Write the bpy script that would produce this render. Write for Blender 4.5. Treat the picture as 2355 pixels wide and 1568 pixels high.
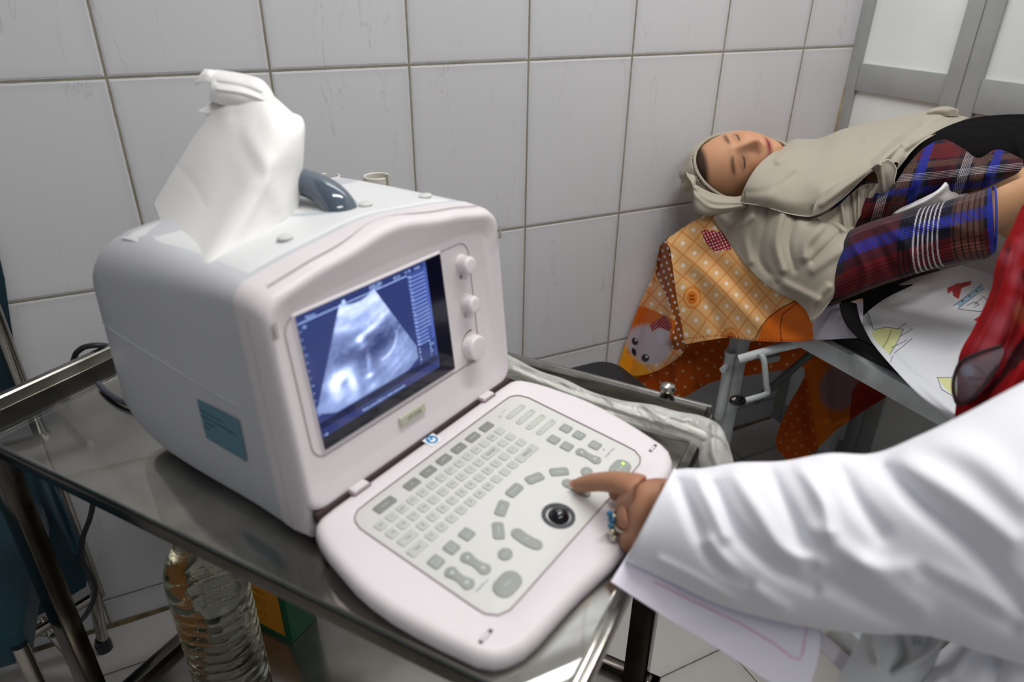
import bpy, bmesh, math, random
import numpy as np
from mathutils import Vector, Matrix
random.seed(7); rng = np.random.default_rng(7)
PI = math.pi
for o in list(bpy.data.objects): bpy.data.objects.remove(o)
C = bpy.context.scene.collection
scn = bpy.context.scene
# ------------------------------------------------------------------ camera
FP = 1602.5064; IW, IH = 2355, 1568
CAM = np.array([.0644, -1.3308, 1.2720])
def _cam(yaw, pitch, roll):
    cy, sy, cp, sp = math.cos(yaw), math.sin(yaw), math.cos(pitch), math.sin(pitch)
    f = np.array([sy*cp, cy*cp, -sp]); r = np.array([cy, -sy, 0.]); u = np.cross(r, f)
    cr, sr = math.cos(roll), math.sin(roll)
    return np.array([cr*r+sr*u, -sr*r+cr*u, f])
CM = _cam(.4582, .485, .0122)
cam = bpy.data.cameras.new('camera'); camo = bpy.data.objects.new('camera', cam); C.objects.link(camo)
m = Matrix.Identity(4)
for i in range(3):
    m[i][0] = CM[0][i]; m[i][1] = CM[1][i]; m[i][2] = -CM[2][i]; m[i][3] = CAM[i]
camo.matrix_world = m
cam.sensor_width = 36; cam.lens = FP/IW*36; cam.clip_start = .02
cam.dof.use_dof = True; cam.dof.focus_distance = 1.25; cam.dof.aperture_fstop = 3.6
scn.camera = camo
scn.view_settings.view_transform = 'Standard'; scn.view_settings.look = 'None'
scn.view_settings.gamma = 1; scn.view_settings.exposure = 0.48
# ------------------------------------------------------------------ world
w = bpy.data.worlds.new('room_fill'); scn.world = w; w.use_nodes = True
w.node_tree.nodes['Background'].inputs[0].default_value = (.62, .66, .72, 1)
w.node_tree.nodes['Background'].inputs[1].default_value = .21

def s2l(c):
    c = c/255.; return c/12.92 if c <= .04045 else ((c+.055)/1.055)**2.4
def L(r, g=None, b=None):
    if g is None: g = b = r
    return (s2l(r), s2l(g), s2l(b), 1)
def mat(name, col=(.8, .8, .8, 1), rough=.5, metal=0, spec=.5, noise=None, bump=None, trans=0, ior=1.45,
        alpha=1, coat=0, emit=None, estr=0, vcol=None, sheen=0, sss=0):
    m = bpy.data.materials.new(name); m.use_nodes = True
    nt = m.node_tree; b = nt.nodes['Principled BSDF']
    b.inputs['Base Color'].default_value = col; b.inputs['Roughness'].default_value = rough
    b.inputs['Metallic'].default_value = metal; b.inputs['Specular IOR Level'].default_value = spec
    b.inputs['Transmission Weight'].default_value = trans; b.inputs['IOR'].default_value = ior
    b.inputs['Alpha'].default_value = alpha; b.inputs['Coat Weight'].default_value = coat
    b.inputs['Sheen Weight'].default_value = sheen
    if sss: b.inputs['Subsurface Weight'].default_value = sss; b.inputs['Subsurface Scale'].default_value = .01
    if emit: b.inputs['Emission Color'].default_value = emit; b.inputs['Emission Strength'].default_value = estr
    src = None
    if vcol:
        a = nt.nodes.new('ShaderNodeAttribute'); a.attribute_name = vcol; src = a.outputs['Color']
        nt.links.new(src, b.inputs['Base Color'])
    if noise:   # (scale, color2, amount)
        tc = nt.nodes.new('ShaderNodeTexCoord'); n = nt.nodes.new('ShaderNodeTexNoise')
        n.inputs['Scale'].default_value = noise[0]; n.inputs['Detail'].default_value = 6
        nt.links.new(tc.outputs['Object'], n.inputs['Vector'])
        r = nt.nodes.new('ShaderNodeMapRange'); r.inputs[1].default_value = .42; r.inputs[2].default_value = .68
        r.inputs[4].default_value = noise[2]; nt.links.new(n.outputs['Fac'], r.inputs[0])
        mx = nt.nodes.new('ShaderNodeMix'); mx.data_type = 'RGBA'
        nt.links.new(r.outputs[0], mx.inputs[0]); mx.inputs[6].default_value = col; mx.inputs[7].default_value = noise[1]
        if src: nt.links.new(src, mx.inputs[6])
        nt.links.new(mx.outputs[2], b.inputs['Base Color'])
    if bump:    # (scale, strength, distance)
        tc = nt.nodes.new('ShaderNodeTexCoord'); n = nt.nodes.new('ShaderNodeTexNoise')
        n.inputs['Scale'].default_value = bump[0]; n.inputs['Detail'].default_value = 4
        nt.links.new(tc.outputs['Object'], n.inputs['Vector'])
        bp = nt.nodes.new('ShaderNodeBump'); bp.inputs['Strength'].default_value = bump[1]
        bp.inputs['Distance'].default_value = bump[2]
        nt.links.new(n.outputs['Fac'], bp.inputs['Height']); nt.links.new(bp.outputs[0], b.inputs['Normal'])
    return m

# ------------------------------------------------------------------ lamps of the room
def area(name, loc, size, power, rot=(0, 0, 0), col=(1, 1, 1)):
    l = bpy.data.lights.new(name, 'AREA'); l.shape = 'RECTANGLE'; l.size, l.size_y = size; l.energy = power; l.color = col
    o = bpy.data.objects.new(name, l); C.objects.link(o); o.location = loc; o.rotation_euler = rot; return o
area('ceiling_tube_light', (.75, -.85, 2.62), (1.25, .09), 14.5, (0, 0, .2), (1, .98, .95))
area('ceiling_tube_light', (.45, -2.25, 2.5), (1.25, .09), 11, (0, 0, .2), (1, .98, .95))
area('wall_tube_light', (1.0, -.09, 2.22), (1.2, .07), 4.5, (math.radians(25), 0, 0), (.95, .98, 1))

# ------------------------------------------------------------------ geometry helpers
def ray(u, v): return np.array([(u-IW/2)/FP, -(v-IH/2)/FP, 1.]) @ CM
def D(u, v, d): return CAM + d*ray(u, v)                 # point at a given depth
def PX(u, v, x): r = ray(u, v); return CAM + (x-CAM[0])/r[0]*r
def PY(u, v, y): r = ray(u, v); return CAM + (y-CAM[1])/r[1]*r
def PZ(u, v, z): r = ray(u, v); return CAM + (z-CAM[2])/r[2]*r
def depth_of(p): return float((np.array(p)-CAM) @ CM[2])

class MB:
    def __init__(s): s.v = []; s.f = []; s.m = []; s.uv = {}
    def add(s, verts, faces, mi=0, xf=None):
        b = len(s.v)
        for p in verts:
            p = np.array(p, float)
            s.v.append(xf(p) if xf else p)
        for f in faces: s.f.append([i+b for i in f]); s.m.append(mi)
        return s
    def box(s, lo, hi, mi=0, bev=0, xf=None, seg=2):
        bm = bmesh.new(); bmesh.ops.create_cube(bm, size=1)
        for v in bm.verts: v.co = Vector([lo[i]+(v.co[i]+.5)*(hi[i]-lo[i]) for i in range(3)])
        if bev: bmesh.ops.bevel(bm, geom=list(bm.edges), offset=bev, segments=seg, affect='EDGES', profile=.6)
        s.bm(bm, mi, xf); return s
    def bm(s, bm, mi=0, xf=None):
        bm.verts.index_update(); s.add([tuple(v.co) for v in bm.verts], [[v.index for v in f.verts] for f in bm.faces], mi, xf); bm.free(); return s
    def prism(s, pts, z0, z1, mi=0, bev=0, xf=None, seg=3):
        n = len(pts); P = np.array(pts, float)
        rings = [(P, z0)]
        if bev:
            for k in range(seg+1):
                a = k/seg*PI/2; rings.append((inset(P, bev*(1-math.cos(a))), z1-bev+bev*math.sin(a)))
        else: rings.append((P, z1))
        vs = [(q[0], q[1], z) for R, z in rings for q in R]; fs = []
        for k in range(len(rings)-1):
            for i in range(n): j = (i+1) % n; fs.append([k*n+i, k*n+j, (k+1)*n+j, (k+1)*n+i])
        fs.append([(len(rings)-1)*n+i for i in range(n)]); fs.append([n-1-i for i in range(n)])
        return s.add(vs, fs, mi, xf)
    def loft(s, rings, mi=0, cap=(True, True), xf=None, closed=True):
        n = len(rings[0]); vs = [p for R in rings for p in R]; fs = []
        for k in range(len(rings)-1):
            for i in range(n if closed else n-1):
                j = (i+1) % n; fs.append([k*n+i, k*n+j, (k+1)*n+j, (k+1)*n+i])
        if cap[0]: fs.append([n-1-i for i in range(n)])
        if cap[1]: fs.append([(len(rings)-1)*n+i for i in range(n)])
        return s.add(vs, fs, mi, xf)
    def tube(s, pts, r, mi=0, n=12, smooth=0, xf=None, closed=False):
        P = np.array(pts, float)
        if smooth: P = catmull(P, smooth, closed)
        rr = np.interp(np.linspace(0, 1, len(P)), np.linspace(0, 1, len(r)), r) if hasattr(r, '__len__') else [r]*len(P)
        rings = []; up = None
        for i in range(len(P)):
            a = P[(i-1) % len(P)] if closed else P[max(i-1, 0)]; b = P[(i+1) % len(P)] if closed else P[min(i+1, len(P)-1)]
            t = b-a; t /= np.linalg.norm(t)+1e-12
            if up is None: up = np.array([0, 0, 1.]) if abs(t[2]) < .9 else np.array([1., 0, 0])
            x = np.cross(up, t); x /= np.linalg.norm(x)+1e-12; y = np.cross(t, x); up = y
            rings.append([P[i]+rr[i]*(math.cos(2*PI*k/n)*x+math.sin(2*PI*k/n)*y) for k in range(n)])
        if closed: rings.append(rings[0])
        return s.loft(rings, mi, (not closed, not closed), xf)
    def lathe(s, prof, mi=0, n=32, xf=None, c=(0, 0)):
        rings = [[(c[0]+r*math.cos(2*PI*k/n), c[1]+r*math.sin(2*PI*k/n), z) for k in range(n)] for r, z in prof]
        return s.loft(rings, mi, (True, True), xf)
    def text(s, txt, cx, cy, size, z=0, mi=1, rot=0, xf=None, align='CENTER', sx=1):
        vs, fs, wd, ht = glyphs(txt); k = size; c, q = math.cos(rot), math.sin(rot)
        ox = wd/2 if align == 'CENTER' else 0
        out = []
        for p in vs:
            x = (p[0]-ox)*k*sx; y = (p[1]-.35)*k
            out.append((cx+c*x-q*y, cy+q*x+c*y, z))
        return s.add(out, fs, mi, xf)
    def build(s, name, mats, parent=None, smooth=True, loc=None, angle=40):
        me = bpy.data.meshes.new(name); me.from_pydata([tuple(p) for p in s.v], [], s.f)
        for mm in (mats if isinstance(mats, (list, tuple)) else [mats]): me.materials.append(mm)
        me.polygons.foreach_set('material_index', s.m)
        me.polygons.foreach_set('use_smooth', [smooth]*len(s.f)); me.update()
        if smooth: me.set_sharp_from_angle(angle=math.radians(angle))
        o = bpy.data.objects.new(name, me); C.objects.link(o)
        if parent: o.parent = parent
        if loc is not None: o.location = loc
        return o
_gl = {}
def glyphs(t):
    if t not in _gl:
        cu = bpy.data.curves.new('t', 'FONT'); cu.body = t; cu.size = 1; cu.resolution_u = 2
        ob = bpy.data.objects.new('t', cu); C.objects.link(ob); bpy.context.view_layer.update()
        me = bpy.data.meshes.new_from_object(ob.evaluated_get(bpy.context.evaluated_depsgraph_get()))
        vs = [tuple(v.co) for v in me.vertices]; fs = [list(p.vertices) for p in me.polygons]
        bpy.data.objects.remove(ob); bpy.data.meshes.remove(me); bpy.data.curves.remove(cu)
        wd = max([v[0] for v in vs] or [0]); ht = max([v[1] for v in vs] or [0]); _gl[t] = (vs, fs, wd, ht)
    return _gl[t]
def inset(P, d):
    n = len(P); out = []
    A = .5*sum(P[i][0]*P[(i+1) % n][1]-P[(i+1) % n][0]*P[i][1] for i in range(n)); sg = 1 if A > 0 else -1
    for i in range(n):
        e1 = P[i]-P[i-1]; e2 = P[(i+1) % n]-P[i]; e1 = e1/(np.linalg.norm(e1)+1e-12); e2 = e2/(np.linalg.norm(e2)+1e-12)
        nn = np.array([-(e1[1]+e2[1]), e1[0]+e2[0]])*sg; l = np.linalg.norm(nn)+1e-12; nn /= l
        out.append(P[i]+nn*d/max(l/2, .5))
    return np.array(out)
def rrect(cx, cy, w, h, r, n=5, rot=0):
    pts = []
    for (sx, sy, a0) in ((1, 1, 0), (-1, 1, 90), (-1, -1, 180), (1, -1, 270)):
        for k in range(n+1):
            a = math.radians(a0+90*k/n); pts.append((sx*(w/2-r)+r*math.cos(a), sy*(h/2-r)+r*math.sin(a)))
    c, s = math.cos(rot), math.sin(rot)
    return [(cx+c*x-s*y, cy+s*x+c*y) for x, y in pts]
def catmull(P, n, closed=False):
    P = np.array(P, float); N = len(P); out = []
    segs = N if closed else N-1
    for i in range(segs):
        p0, p1, p2, p3 = (P[(i-1) % N], P[i], P[(i+1) % N], P[(i+2) % N]) if closed else (P[max(i-1, 0)], P[i], P[i+1], P[min(i+2, N-1)])
        for k in range(n):
            t = k/n; out.append(.5*((2*p1)+(-p0+p2)*t+(2*p0-5*p1+4*p2-p3)*t*t+(-p0+3*p1-3*p2+p3)*t**3))
    if not closed: out.append(P[-1])
    return np.array(out)
def resample(P, n):
    P = np.array(P, float); Q = catmull(P, 12); t = np.linspace(0, len(Q)-1, n)
    i = np.minimum(t.astype(int), len(Q)-2); f = (t-i).reshape((-1,)+(1,)*(Q.ndim-1)); return Q[i]*(1-f)+Q[i+1]*f
def grid2(ctrl, n, m):
    A = np.array(ctrl, float); A = resample(A, n); return np.swapaxes(resample(np.swapaxes(A, 0, 1), m), 0, 1)
def foldsum(U, V, folds):
    s = np.zeros_like(U)
    for pts, wd, amp in folds:
        Q = catmull(np.array(pts, float), 6); best = np.full(U.shape, 1e9)
        end = np.zeros_like(U)
        for a, b in zip(Q[:-1], Q[1:]):
            d = b-a; l2 = d@d+1e-9; t = np.clip(((U-a[0])*d[0]+(V-a[1])*d[1])/l2, 0, 1)
            best = np.minimum(best, (U-a[0]-t*d[0])**2+(V-a[1]-t*d[1])**2)
        s += amp*np.exp(-best/(wd*wd))
    return s
def surf_mesh(name, P, mats, parent=None, thick=0, color=None, uvs=None, closed_u=False, mi=None, offset=-1, sub=0):
    n, m = P.shape[:2]; vs = P.reshape(-1, 3); idx = np.arange(n*m).reshape(n, m); fs = []
    a = idx[:-1, :-1].ravel(); b = idx[1:, :-1].ravel(); c = idx[1:, 1:].ravel(); d = idx[:-1, 1:].ravel()
    fs = np.stack([a, b, c, d], 1).tolist()
    if closed_u: fs += np.stack([idx[:-1, -1], idx[1:, -1], idx[1:, 0], idx[:-1, 0]], 1).tolist()
    me = bpy.data.meshes.new(name); me.from_pydata(vs.tolist(), [], fs)
    me.polygons.foreach_set('use_smooth', [True]*len(fs))
    for q in (mats if isinstance(mats, (list, tuple)) else [mats]): me.materials.append(q)
    if mi is not None: me.polygons.foreach_set('material_index', mi)
    if color is not None:
        ca = me.color_attributes.new('Col', 'FLOAT_COLOR', 'POINT')
        cc = np.concatenate([color.reshape(-1, 3), np.ones((n*m, 1))], 1); ca.data.foreach_set('color', cc.ravel())
    me.update(); o = bpy.data.objects.new(name, me); C.objects.link(o)
    if parent: o.parent = parent
    if thick: md = o.modifiers.new('t', 'SOLIDIFY'); md.thickness = thick; md.offset = offset
    return o
def unproject(U, V, Dp):
    R = np.stack([(U-IW/2)/FP, -(V-IH/2)/FP, np.ones_like(U)], -1) @ CM
    Dp = np.minimum(Dp, (-.014-CAM[1])/np.maximum(R[..., 1], 1e-6))          # cloth stays in front of the tiled wall
    Dp = np.where(R[..., 0] > 0, np.minimum(Dp, (1.655-CAM[0])/np.maximum(R[..., 0], 1e-6)), Dp)
    return CAM + Dp[..., None]*R
def relief(name, ctrl, n, m, mats, parent=None, folds=(), thick=.0015, paint=None, wob=0):
    G = grid2(ctrl, n, m); U, V, Dp = G[..., 0], G[..., 1], G[..., 2]
    Dp = Dp-foldsum(U, V, folds)
    if wob: Dp = Dp+wob*np.sin(U*.031+V*.017)*np.sin(V*.043-U*.011)
    col = paint(U, V) if paint else None
    return surf_mesh(name, unproject(U, V, Dp), mats, parent, thick, col)
def limb(name, st, n, m, mats, parent=None, folds=(), paint=None, cap=True, pw=1.0):
    S = resample(np.array(st, float), n)            # ut vt ub vb depth bulge
    th = np.linspace(0, 2*PI, m, endpoint=False)
    cx = (S[:, 0]+S[:, 2])/2; cy = (S[:, 1]+S[:, 3])/2; ax = (S[:, 0]-S[:, 2])/2; ay = (S[:, 1]-S[:, 3])/2
    ct, sn = np.cos(th), np.sin(th)
    ct2 = np.sign(ct)*np.abs(ct)**pw; sn2 = np.sign(sn)*np.abs(sn)**pw
    U = cx[:, None]+ax[:, None]*ct2; V = cy[:, None]+ay[:, None]*ct2
    Dp = S[:, 4][:, None]-S[:, 5][:, None]*sn2
    Dp = Dp-foldsum(U, V, folds)*np.clip(sn*1.6, 0, 1)
    col = paint(np.repeat(np.linspace(0, 1, n)[:, None], m, 1), np.repeat((th/(2*PI))[None], n, 0), U, V) if paint else None
    P = unproject(U, V, Dp)
    if cap:
        P = np.concatenate([np.repeat(P[:1].mean(1, keepdims=True), m, 1), P, np.repeat(P[-1:].mean(1, keepdims=True), m, 1)], 0)
        if col is not None: col = np.concatenate([col[:1], col, col[-1:]], 0)
    return surf_mesh(name, P, mats, parent, 0, col, closed_u=True)
def empty(name, loc=(0, 0, 0), rz=0):
    o = bpy.data.objects.new(name, None); C.objects.link(o); o.location = loc; o.rotation_euler = (0, 0, rz); o.empty_display_size = .05
    return o
def tag(o, label=None, cat=None, group=None, kind=None):
    if label: o['label'] = label
    if cat: o['category'] = cat
    if group: o['group'] = group
    if kind: o['kind'] = kind
    return o
def skin(name, joints, edges, mats, parent=None, sub=2, root=0):
    me = bpy.data.meshes.new(name); me.from_pydata([tuple(j[0]) for j in joints], edges, [])
    o = bpy.data.objects.new(name, me); C.objects.link(o)
    md = o.modifiers.new('s', 'SKIN'); md.use_smooth_shade = True
    for i, j in enumerate(joints):
        sv = me.skin_vertices[0].data[i]; sv.radius = j[1] if hasattr(j[1], '__len__') else (j[1], j[1]); sv.use_root = (i == root)
    s = o.modifiers.new('u', 'SUBSURF'); s.levels = s.render_levels = sub
    bpy.context.view_layer.update()
    ev = bpy.data.meshes.new_from_object(o.evaluated_get(bpy.context.evaluated_depsgraph_get()))
    bpy.data.objects.remove(o); bpy.data.meshes.remove(me)
    return ev

# ================================================================== THE ROOM
def wall_mat(name, tw, thh, x0, z0, axis, col, grout, rough=.28, floor=False, gw=.0021, vein=.10):
    m = bpy.data.materials.new(name); m.use_nodes = True; nt = m.node_tree; N = nt.nodes; K = nt.links
    b = N['Principled BSDF']; tc = N.new('ShaderNodeTexCoord'); sp = N.new('ShaderNodeSeparateXYZ'); K.new(tc.outputs['Object'], sp.inputs[0])
    def mth(op, a, bb=None, c=None):
        n = N.new('ShaderNodeMath'); n.operation = op
        for i, q in enumerate((a, bb, c)):
            if q is None: continue
            if isinstance(q, (int, float)): n.inputs[i].default_value = q
            else: K.new(q, n.inputs[i])
        return n.outputs[0]
    def line(co, per, off):
        t = mth('DIVIDE', mth('SUBTRACT', co, off), per); f = mth('FRACT', t)
        return mth('MULTIPLY', mth('SUBTRACT', .5, mth('ABSOLUTE', mth('SUBTRACT', f, .5))), per), mth('FLOOR', t)
    nz = N.new('ShaderNodeTexNoise'); nz.inputs['Scale'].default_value = 60; K.new(tc.outputs['Object'], nz.inputs['Vector'])
    jit = mth('MULTIPLY', mth('SUBTRACT', nz.outputs['Fac'], .5), .0016)
    d1, i1 = line(sp.outputs[axis[0]], tw, x0); d2, i2 = line(sp.outputs[axis[1]], thh, z0)
    dm = mth('ADD', mth('MINIMUM', d1, d2), jit)
    g = N.new('ShaderNodeMapRange'); g.inputs[1].default_value = gw*.75; g.inputs[2].default_value = gw*1.15; g.inputs[3].default_value = 1; g.inputs[4].default_value = 0
    K.new(dm, g.inputs[0])
    # halo of dirt next to joints
    h = N.new('ShaderNodeMapRange'); h.inputs[1].default_value = gw; h.inputs[2].default_value = .02; h.inputs[3].default_value = .16; h.inputs[4].default_value = 0
    K.new(dm, h.inputs[0])
    # veins
    mp = N.new('ShaderNodeMapping'); mp.inputs['Scale'].default_value = (16, 16, 3.5) if not floor else (6, 6, 6)
    K.new(tc.outputs['Object'], mp.inputs[0])
    cmb = N.new('ShaderNodeCombineXYZ'); K.new(mth('MULTIPLY', i1, 13.7), cmb.inputs[0]); K.new(mth('MULTIPLY', i2, 7.3), cmb.inputs[2])
    va = N.new('ShaderNodeVectorMath'); va.operation = 'ADD'; K.new(mp.outputs[0], va.inputs[0]); K.new(cmb.outputs[0], va.inputs[1])
    n1 = N.new('ShaderNodeTexNoise'); n1.inputs['Scale'].default_value = 1; n1.inputs['Detail'].default_value = 5; n1.inputs['Distortion'].default_value = .6; K.new(va.outputs[0], n1.inputs['Vector'])
    rid = mth('ABSOLUTE', mth('SUBTRACT', n1.outputs['Fac'], .53))
    vr = N.new('ShaderNodeMapRange'); vr.inputs[1].default_value = .002; vr.inputs[2].default_value = .009; vr.inputs[3].default_value = 1; vr.inputs[4].default_value = 0; K.new(rid, vr.inputs[0])
    n2 = N.new('ShaderNodeTexNoise'); n2.inputs['Scale'].default_value = 5; K.new(va.outputs[0], n2.inputs['Vector']); n2.inputs['Scale'].default_value = .8
    vm = N.new('ShaderNodeMapRange'); vm.inputs[1].default_value = .5; vm.inputs[2].default_value = .62; K.new(n2.outputs['Fac'], vm.inputs[0])
    vv = mth('MULTIPLY', mth('MULTIPLY', vr.outputs[0], vm.outputs[0]), vein*2.4)
    n3 = N.new('ShaderNodeTexNoise'); n3.inputs['Scale'].default_value = 4; n3.inputs['Detail'].default_value = 4; K.new(tc.outputs['Object'], n3.inputs['Vector'])
    cl = mth('MULTIPLY', n3.outputs['Fac'], vein)
    amt = mth('ADD', mth('ADD', vv, cl), h.outputs[0])
    wn = N.new('ShaderNodeTexWhiteNoise'); K.new(cmb.outputs[0], wn.inputs['Vector'])
    c1 = N.new('ShaderNodeMix'); c1.data_type = 'RGBA'; c1.inputs[6].default_value = col; c1.inputs[7].default_value = (col[0]*.45, col[1]*.44, col[2]*.42, 1); K.new(amt, c1.inputs[0])
    tv = N.new('ShaderNodeHueSaturation'); K.new(c1.outputs[2], tv.inputs['Color'])
    K.new(mth('ADD', mth('MULTIPLY', wn.outputs['Value'], .05), .975), tv.inputs['Value'])
    ng = N.new('ShaderNodeTexNoise'); ng.inputs['Scale'].default_value = 9; ng.inputs['Detail'].default_value = 5; K.new(tc.outputs['Object'], ng.inputs['Vector'])
    gc = N.new('ShaderNodeMix'); gc.data_type = 'RGBA'; gc.inputs[6].default_value = grout; gc.inputs[7].default_value = (grout[0]*.3, grout[1]*.28, grout[2]*.25, 1); K.new(ng.outputs['Fac'], gc.inputs[0])
    c2 = N.new('ShaderNodeMix'); c2.data_type = 'RGBA'; K.new(g.outputs[0], c2.inputs[0]); K.new(tv.outputs[0], c2.inputs[6]); K.new(gc.outputs[2], c2.inputs[7])
    K.new(c2.outputs[2], b.inputs['Base Color'])
    K.new(mth('ADD', mth('MULTIPLY', g.outputs[0], .5), rough), b.inputs['Roughness'])
    e = N.new('ShaderNodeMapRange'); e.inputs[1].default_value = gw*.7; e.inputs[2].default_value = gw*2.6; K.new(dm, e.inputs[0])
    bp = N.new('ShaderNodeBump'); bp.inputs['Strength'].default_value = .7; bp.inputs['Distance'].default_value = .0015
    K.new(e.outputs[0], bp.inputs['Height']); K.new(bp.outputs[0], b.inputs['Normal'])
    return m
TH = .3482; H1 = 1.1192; XR = 1.68
mw = wall_mat('wall_tiles', .25, TH, 0, H1, (0, 2), L(214, 214, 217), L(168, 162, 146))
mfl = wall_mat('floor_tiles', .2465, .2465, .688, -.13, (0, 1), L(196, 192, 188), L(120, 112, 96), floor=True, gw=.0016, rough=.25)
mpan = mat('partition_panel', L(232, 236, 234), .35, noise=(3, L(205, 208, 206), .5))
mal = mat('aluminium_frame', L(168, 170, 170), .45, metal=.25, noise=(14, L(150, 152, 150), .5))
def struct(name, mb, m, smooth=False):
    o = mb.build(name, m, smooth=smooth); o['kind'] = 'structure'; return o
struct('wall_back', MB().box((-2.2, 0, 0), (XR, .12, 2.75)), mw)
struct('floor', MB().box((-2.2, -3.2, -.1), (2.6, .12, 0)), mfl)
struct('ceiling', MB().box((-2.2, -3.2, 2.75), (2.6, .12, 2.85)), mat('ceiling_paint', L(225), .8, noise=(2, L(215), .5)))
struct('wall_left', MB().box((-2.3, -3.2, 0), (-2.2, .12, 2.75)), mat('wall_paint', L(205, 208, 210), .7, noise=(3, L(190, 192, 196), .4)))
struct('wall_right', MB().box((XR, -3.2, 0), (XR+.02, 0, 2.75)), mpan)
fr = MB()
fr.box((XR-.012, -.031, 0), (XR+.0, 0, 2.75), bev=.002)
fr.box((XR-.014, -.305, 0), (XR, -.267, 2.75), bev=.002)
fr.box((XR-.011, -.345, 0), (XR, -.3055, 2.75), bev=.002)
for y0, y1, za, zb in ((-.267, -.031, 1.018, 1.083), (-1.3, -.345, 1.012, 1.083), (-.267, -.031, 0, .07), (-1.3, -.345, 0, .07), (-.267, -.031, 2.0, 2.06), (-1.3, -.345, 2.0, 2.06)):
    fr.box((XR-.009, y0, za), (XR, y1, zb), bev=.0015)
fr.box((XR-.014, -1.34, 0), (XR, -1.3, 2.75), bev=.002)
struct('trim_1', fr, mal, True)
# stained sealant bead in the corner
sl = MB(); zz = np.linspace(0, 2.7, 60)
sl.tube([(XR-.006-.002*math.sin(9*z), -.004, z) for z in zz], [.004+.0025*abs(math.sin(7*z+1)) for z in zz], n=6)
struct('trim_2', sl, mat('corner_sealant', L(176, 160, 132), .8, noise=(18, L(120, 98, 72), .8)), True)
# dirty joint at foot of wall
sk = MB(); xs = np.linspace(-1.5, XR-.02, 90)
sk.tube([(x, -.002, .001) for x in xs], [.004+.004*abs(math.sin(5*x)*math.sin(13*x+1)) for x in xs], n=6)
struct('baseboard_back', sk, mat('foot_joint_dirt', L(112, 98, 72), .9, noise=(25, L(60, 50, 34), .8)), True)

# ------------------------------------------------------------------ shared materials
M_white = mat('casing_plastic', L(221, 214, 217), .38, noise=(40, L(218, 210, 212), .3), bump=(900, .03, .0004))
M_rear = mat('rear_housing_plastic', L(198, 199, 205), .42, noise=(5, L(188, 189, 195), .4), bump=(900, .03, .0004))
M_top = mat('top_plastic', L(222, 223, 224), .36, bump=(900, .03, .0004))
M_groove = mat('groove', L(146, 130, 136), .7)
M_steel = mat('stainless_steel', L(150, 148, 142), .18, metal=1, noise=(30, L(110, 108, 100), .5), bump=(60, .04, .001))
M_dsteel = mat('dark_steel_tube', L(92, 88, 82), .16, metal=1, noise=(10, L(60, 50, 42), .7))
M_dark = mat('dark_print', L(52, 54, 62), .6)
M_black = mat('black_gloss', L(14, 14, 18), .12, coat=.5)
# ================================================================== THE CART
CZ = .763; ca = -.932
e1 = np.array([math.cos(ca), math.sin(ca), 0]); e2 = np.array([-e1[1], e1[0], 0])
cart = empty('instrument_trolley', tuple(e1*.6-e2*.2), ca)
tag(cart, 'stainless steel instrument trolley with raised rims carrying the ultrasound machine', 'trolley')
CX, CY = .6, -.2
def cx(p): return np.array([p[0]-CX, p[1]-CY, p[2]])   # trolley coordinates -> child coordinates
def cpart(name, mb, m): return mb.build(name, m, cart)
top = MB().box((.163, -.414, CZ-.012), (.985, .058, CZ-.0055), bev=.001, xf=cx)
cpart('top_tray', top, mat('tray_steel', L(192, 186, 178), .11, metal=1, noise=(7, L(120, 116, 108), .75), bump=(25, .05, .001)))
rim = MB()
# raised rims: left end and far side
prof = [(0, 0), (.0, .0165), (-.002, .0185), (-.0115, .0185), (-.0135, .0165), (-.0135, -.024), (-.0115, -.024), (-.0115, .0150), (-.0030, .0150), (-.002, 0)]
def rimline(p0, p1, nrm):
    p0, p1, nrm = map(lambda q: np.array(q, float), (p0, p1, nrm))
    rim.loft([[ (p[0]+nrm[0]*a, p[1]+nrm[1]*a, CZ-.006+b) for a, b in prof] for p in (p0, p1)], xf=cx)
rimline((.162, .05), (.162, -.41), (1, 0))
rimline((.985, .046), (.16, .046), (0, -1))
rim.box((.149, .058, CZ-.03), (.99, .064, CZ+.012), bev=.001, xf=cx)
rim.box((.97, -.40, CZ-.032), (.992, .07, CZ-.006), bev=.002, xf=cx)
cpart('rim', rim, M_steel)
fb = MB().box((.165, -.415, CZ-.030), (.985, -.398, CZ-.0125), bev=.0015, xf=cx)
cpart('front_rail', fb, M_dsteel)
LEGS = ((.190, -.402), (.955, -.385), (.948, .030), (.185, .030))
for (a, b) in LEGS:
    cpart('leg', MB().box((a-.019, b-.013, .03), (a+.019, b+.013, CZ-.013), bev=.002, xf=cx), M_dsteel)
for (a, b) in LEGS:
    k = MB(); k.lathe([(.0, -.025), (.012, -.024), (.02, -.012), (.021, 0), (.02, .012), (.012, .024), (0, .025)], n=20,
                      xf=lambda p, a=a, b=b: cx(np.array([a+p[2], b+p[0], .0215+p[1]])))
    k.box((a-.006, b-.006, .02), (a+.006, b+.006, .034), xf=cx); cpart('castor', k, mat('castor_rubber', L(30), .6) if a < .2 else bpy.data.materials.get('castor_rubber') or mat('castor_rubber', L(30), .6))
SZ = .235
sh = MB().box((.20, -.40, SZ-.004), (.985, .04, SZ), bev=.001, xf=cx)
cpart('lower_shelf', sh, mat('shelf_steel', L(158, 155, 148), .2, metal=.9, noise=(9, L(120, 114, 104), .6)))
sr = MB()
for lo, hi in (((.215, -.41, SZ-.012), (.235, .05, SZ+.014)), ((.2, .03, SZ-.012), (.985, .05, SZ+.014)), ((.97, -.41, SZ-.012), (.985, .05, SZ+.014))):
    sr.box(lo, hi, bev=.002, xf=cx)
cpart('shelf_rail', sr, M_dsteel)
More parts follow.
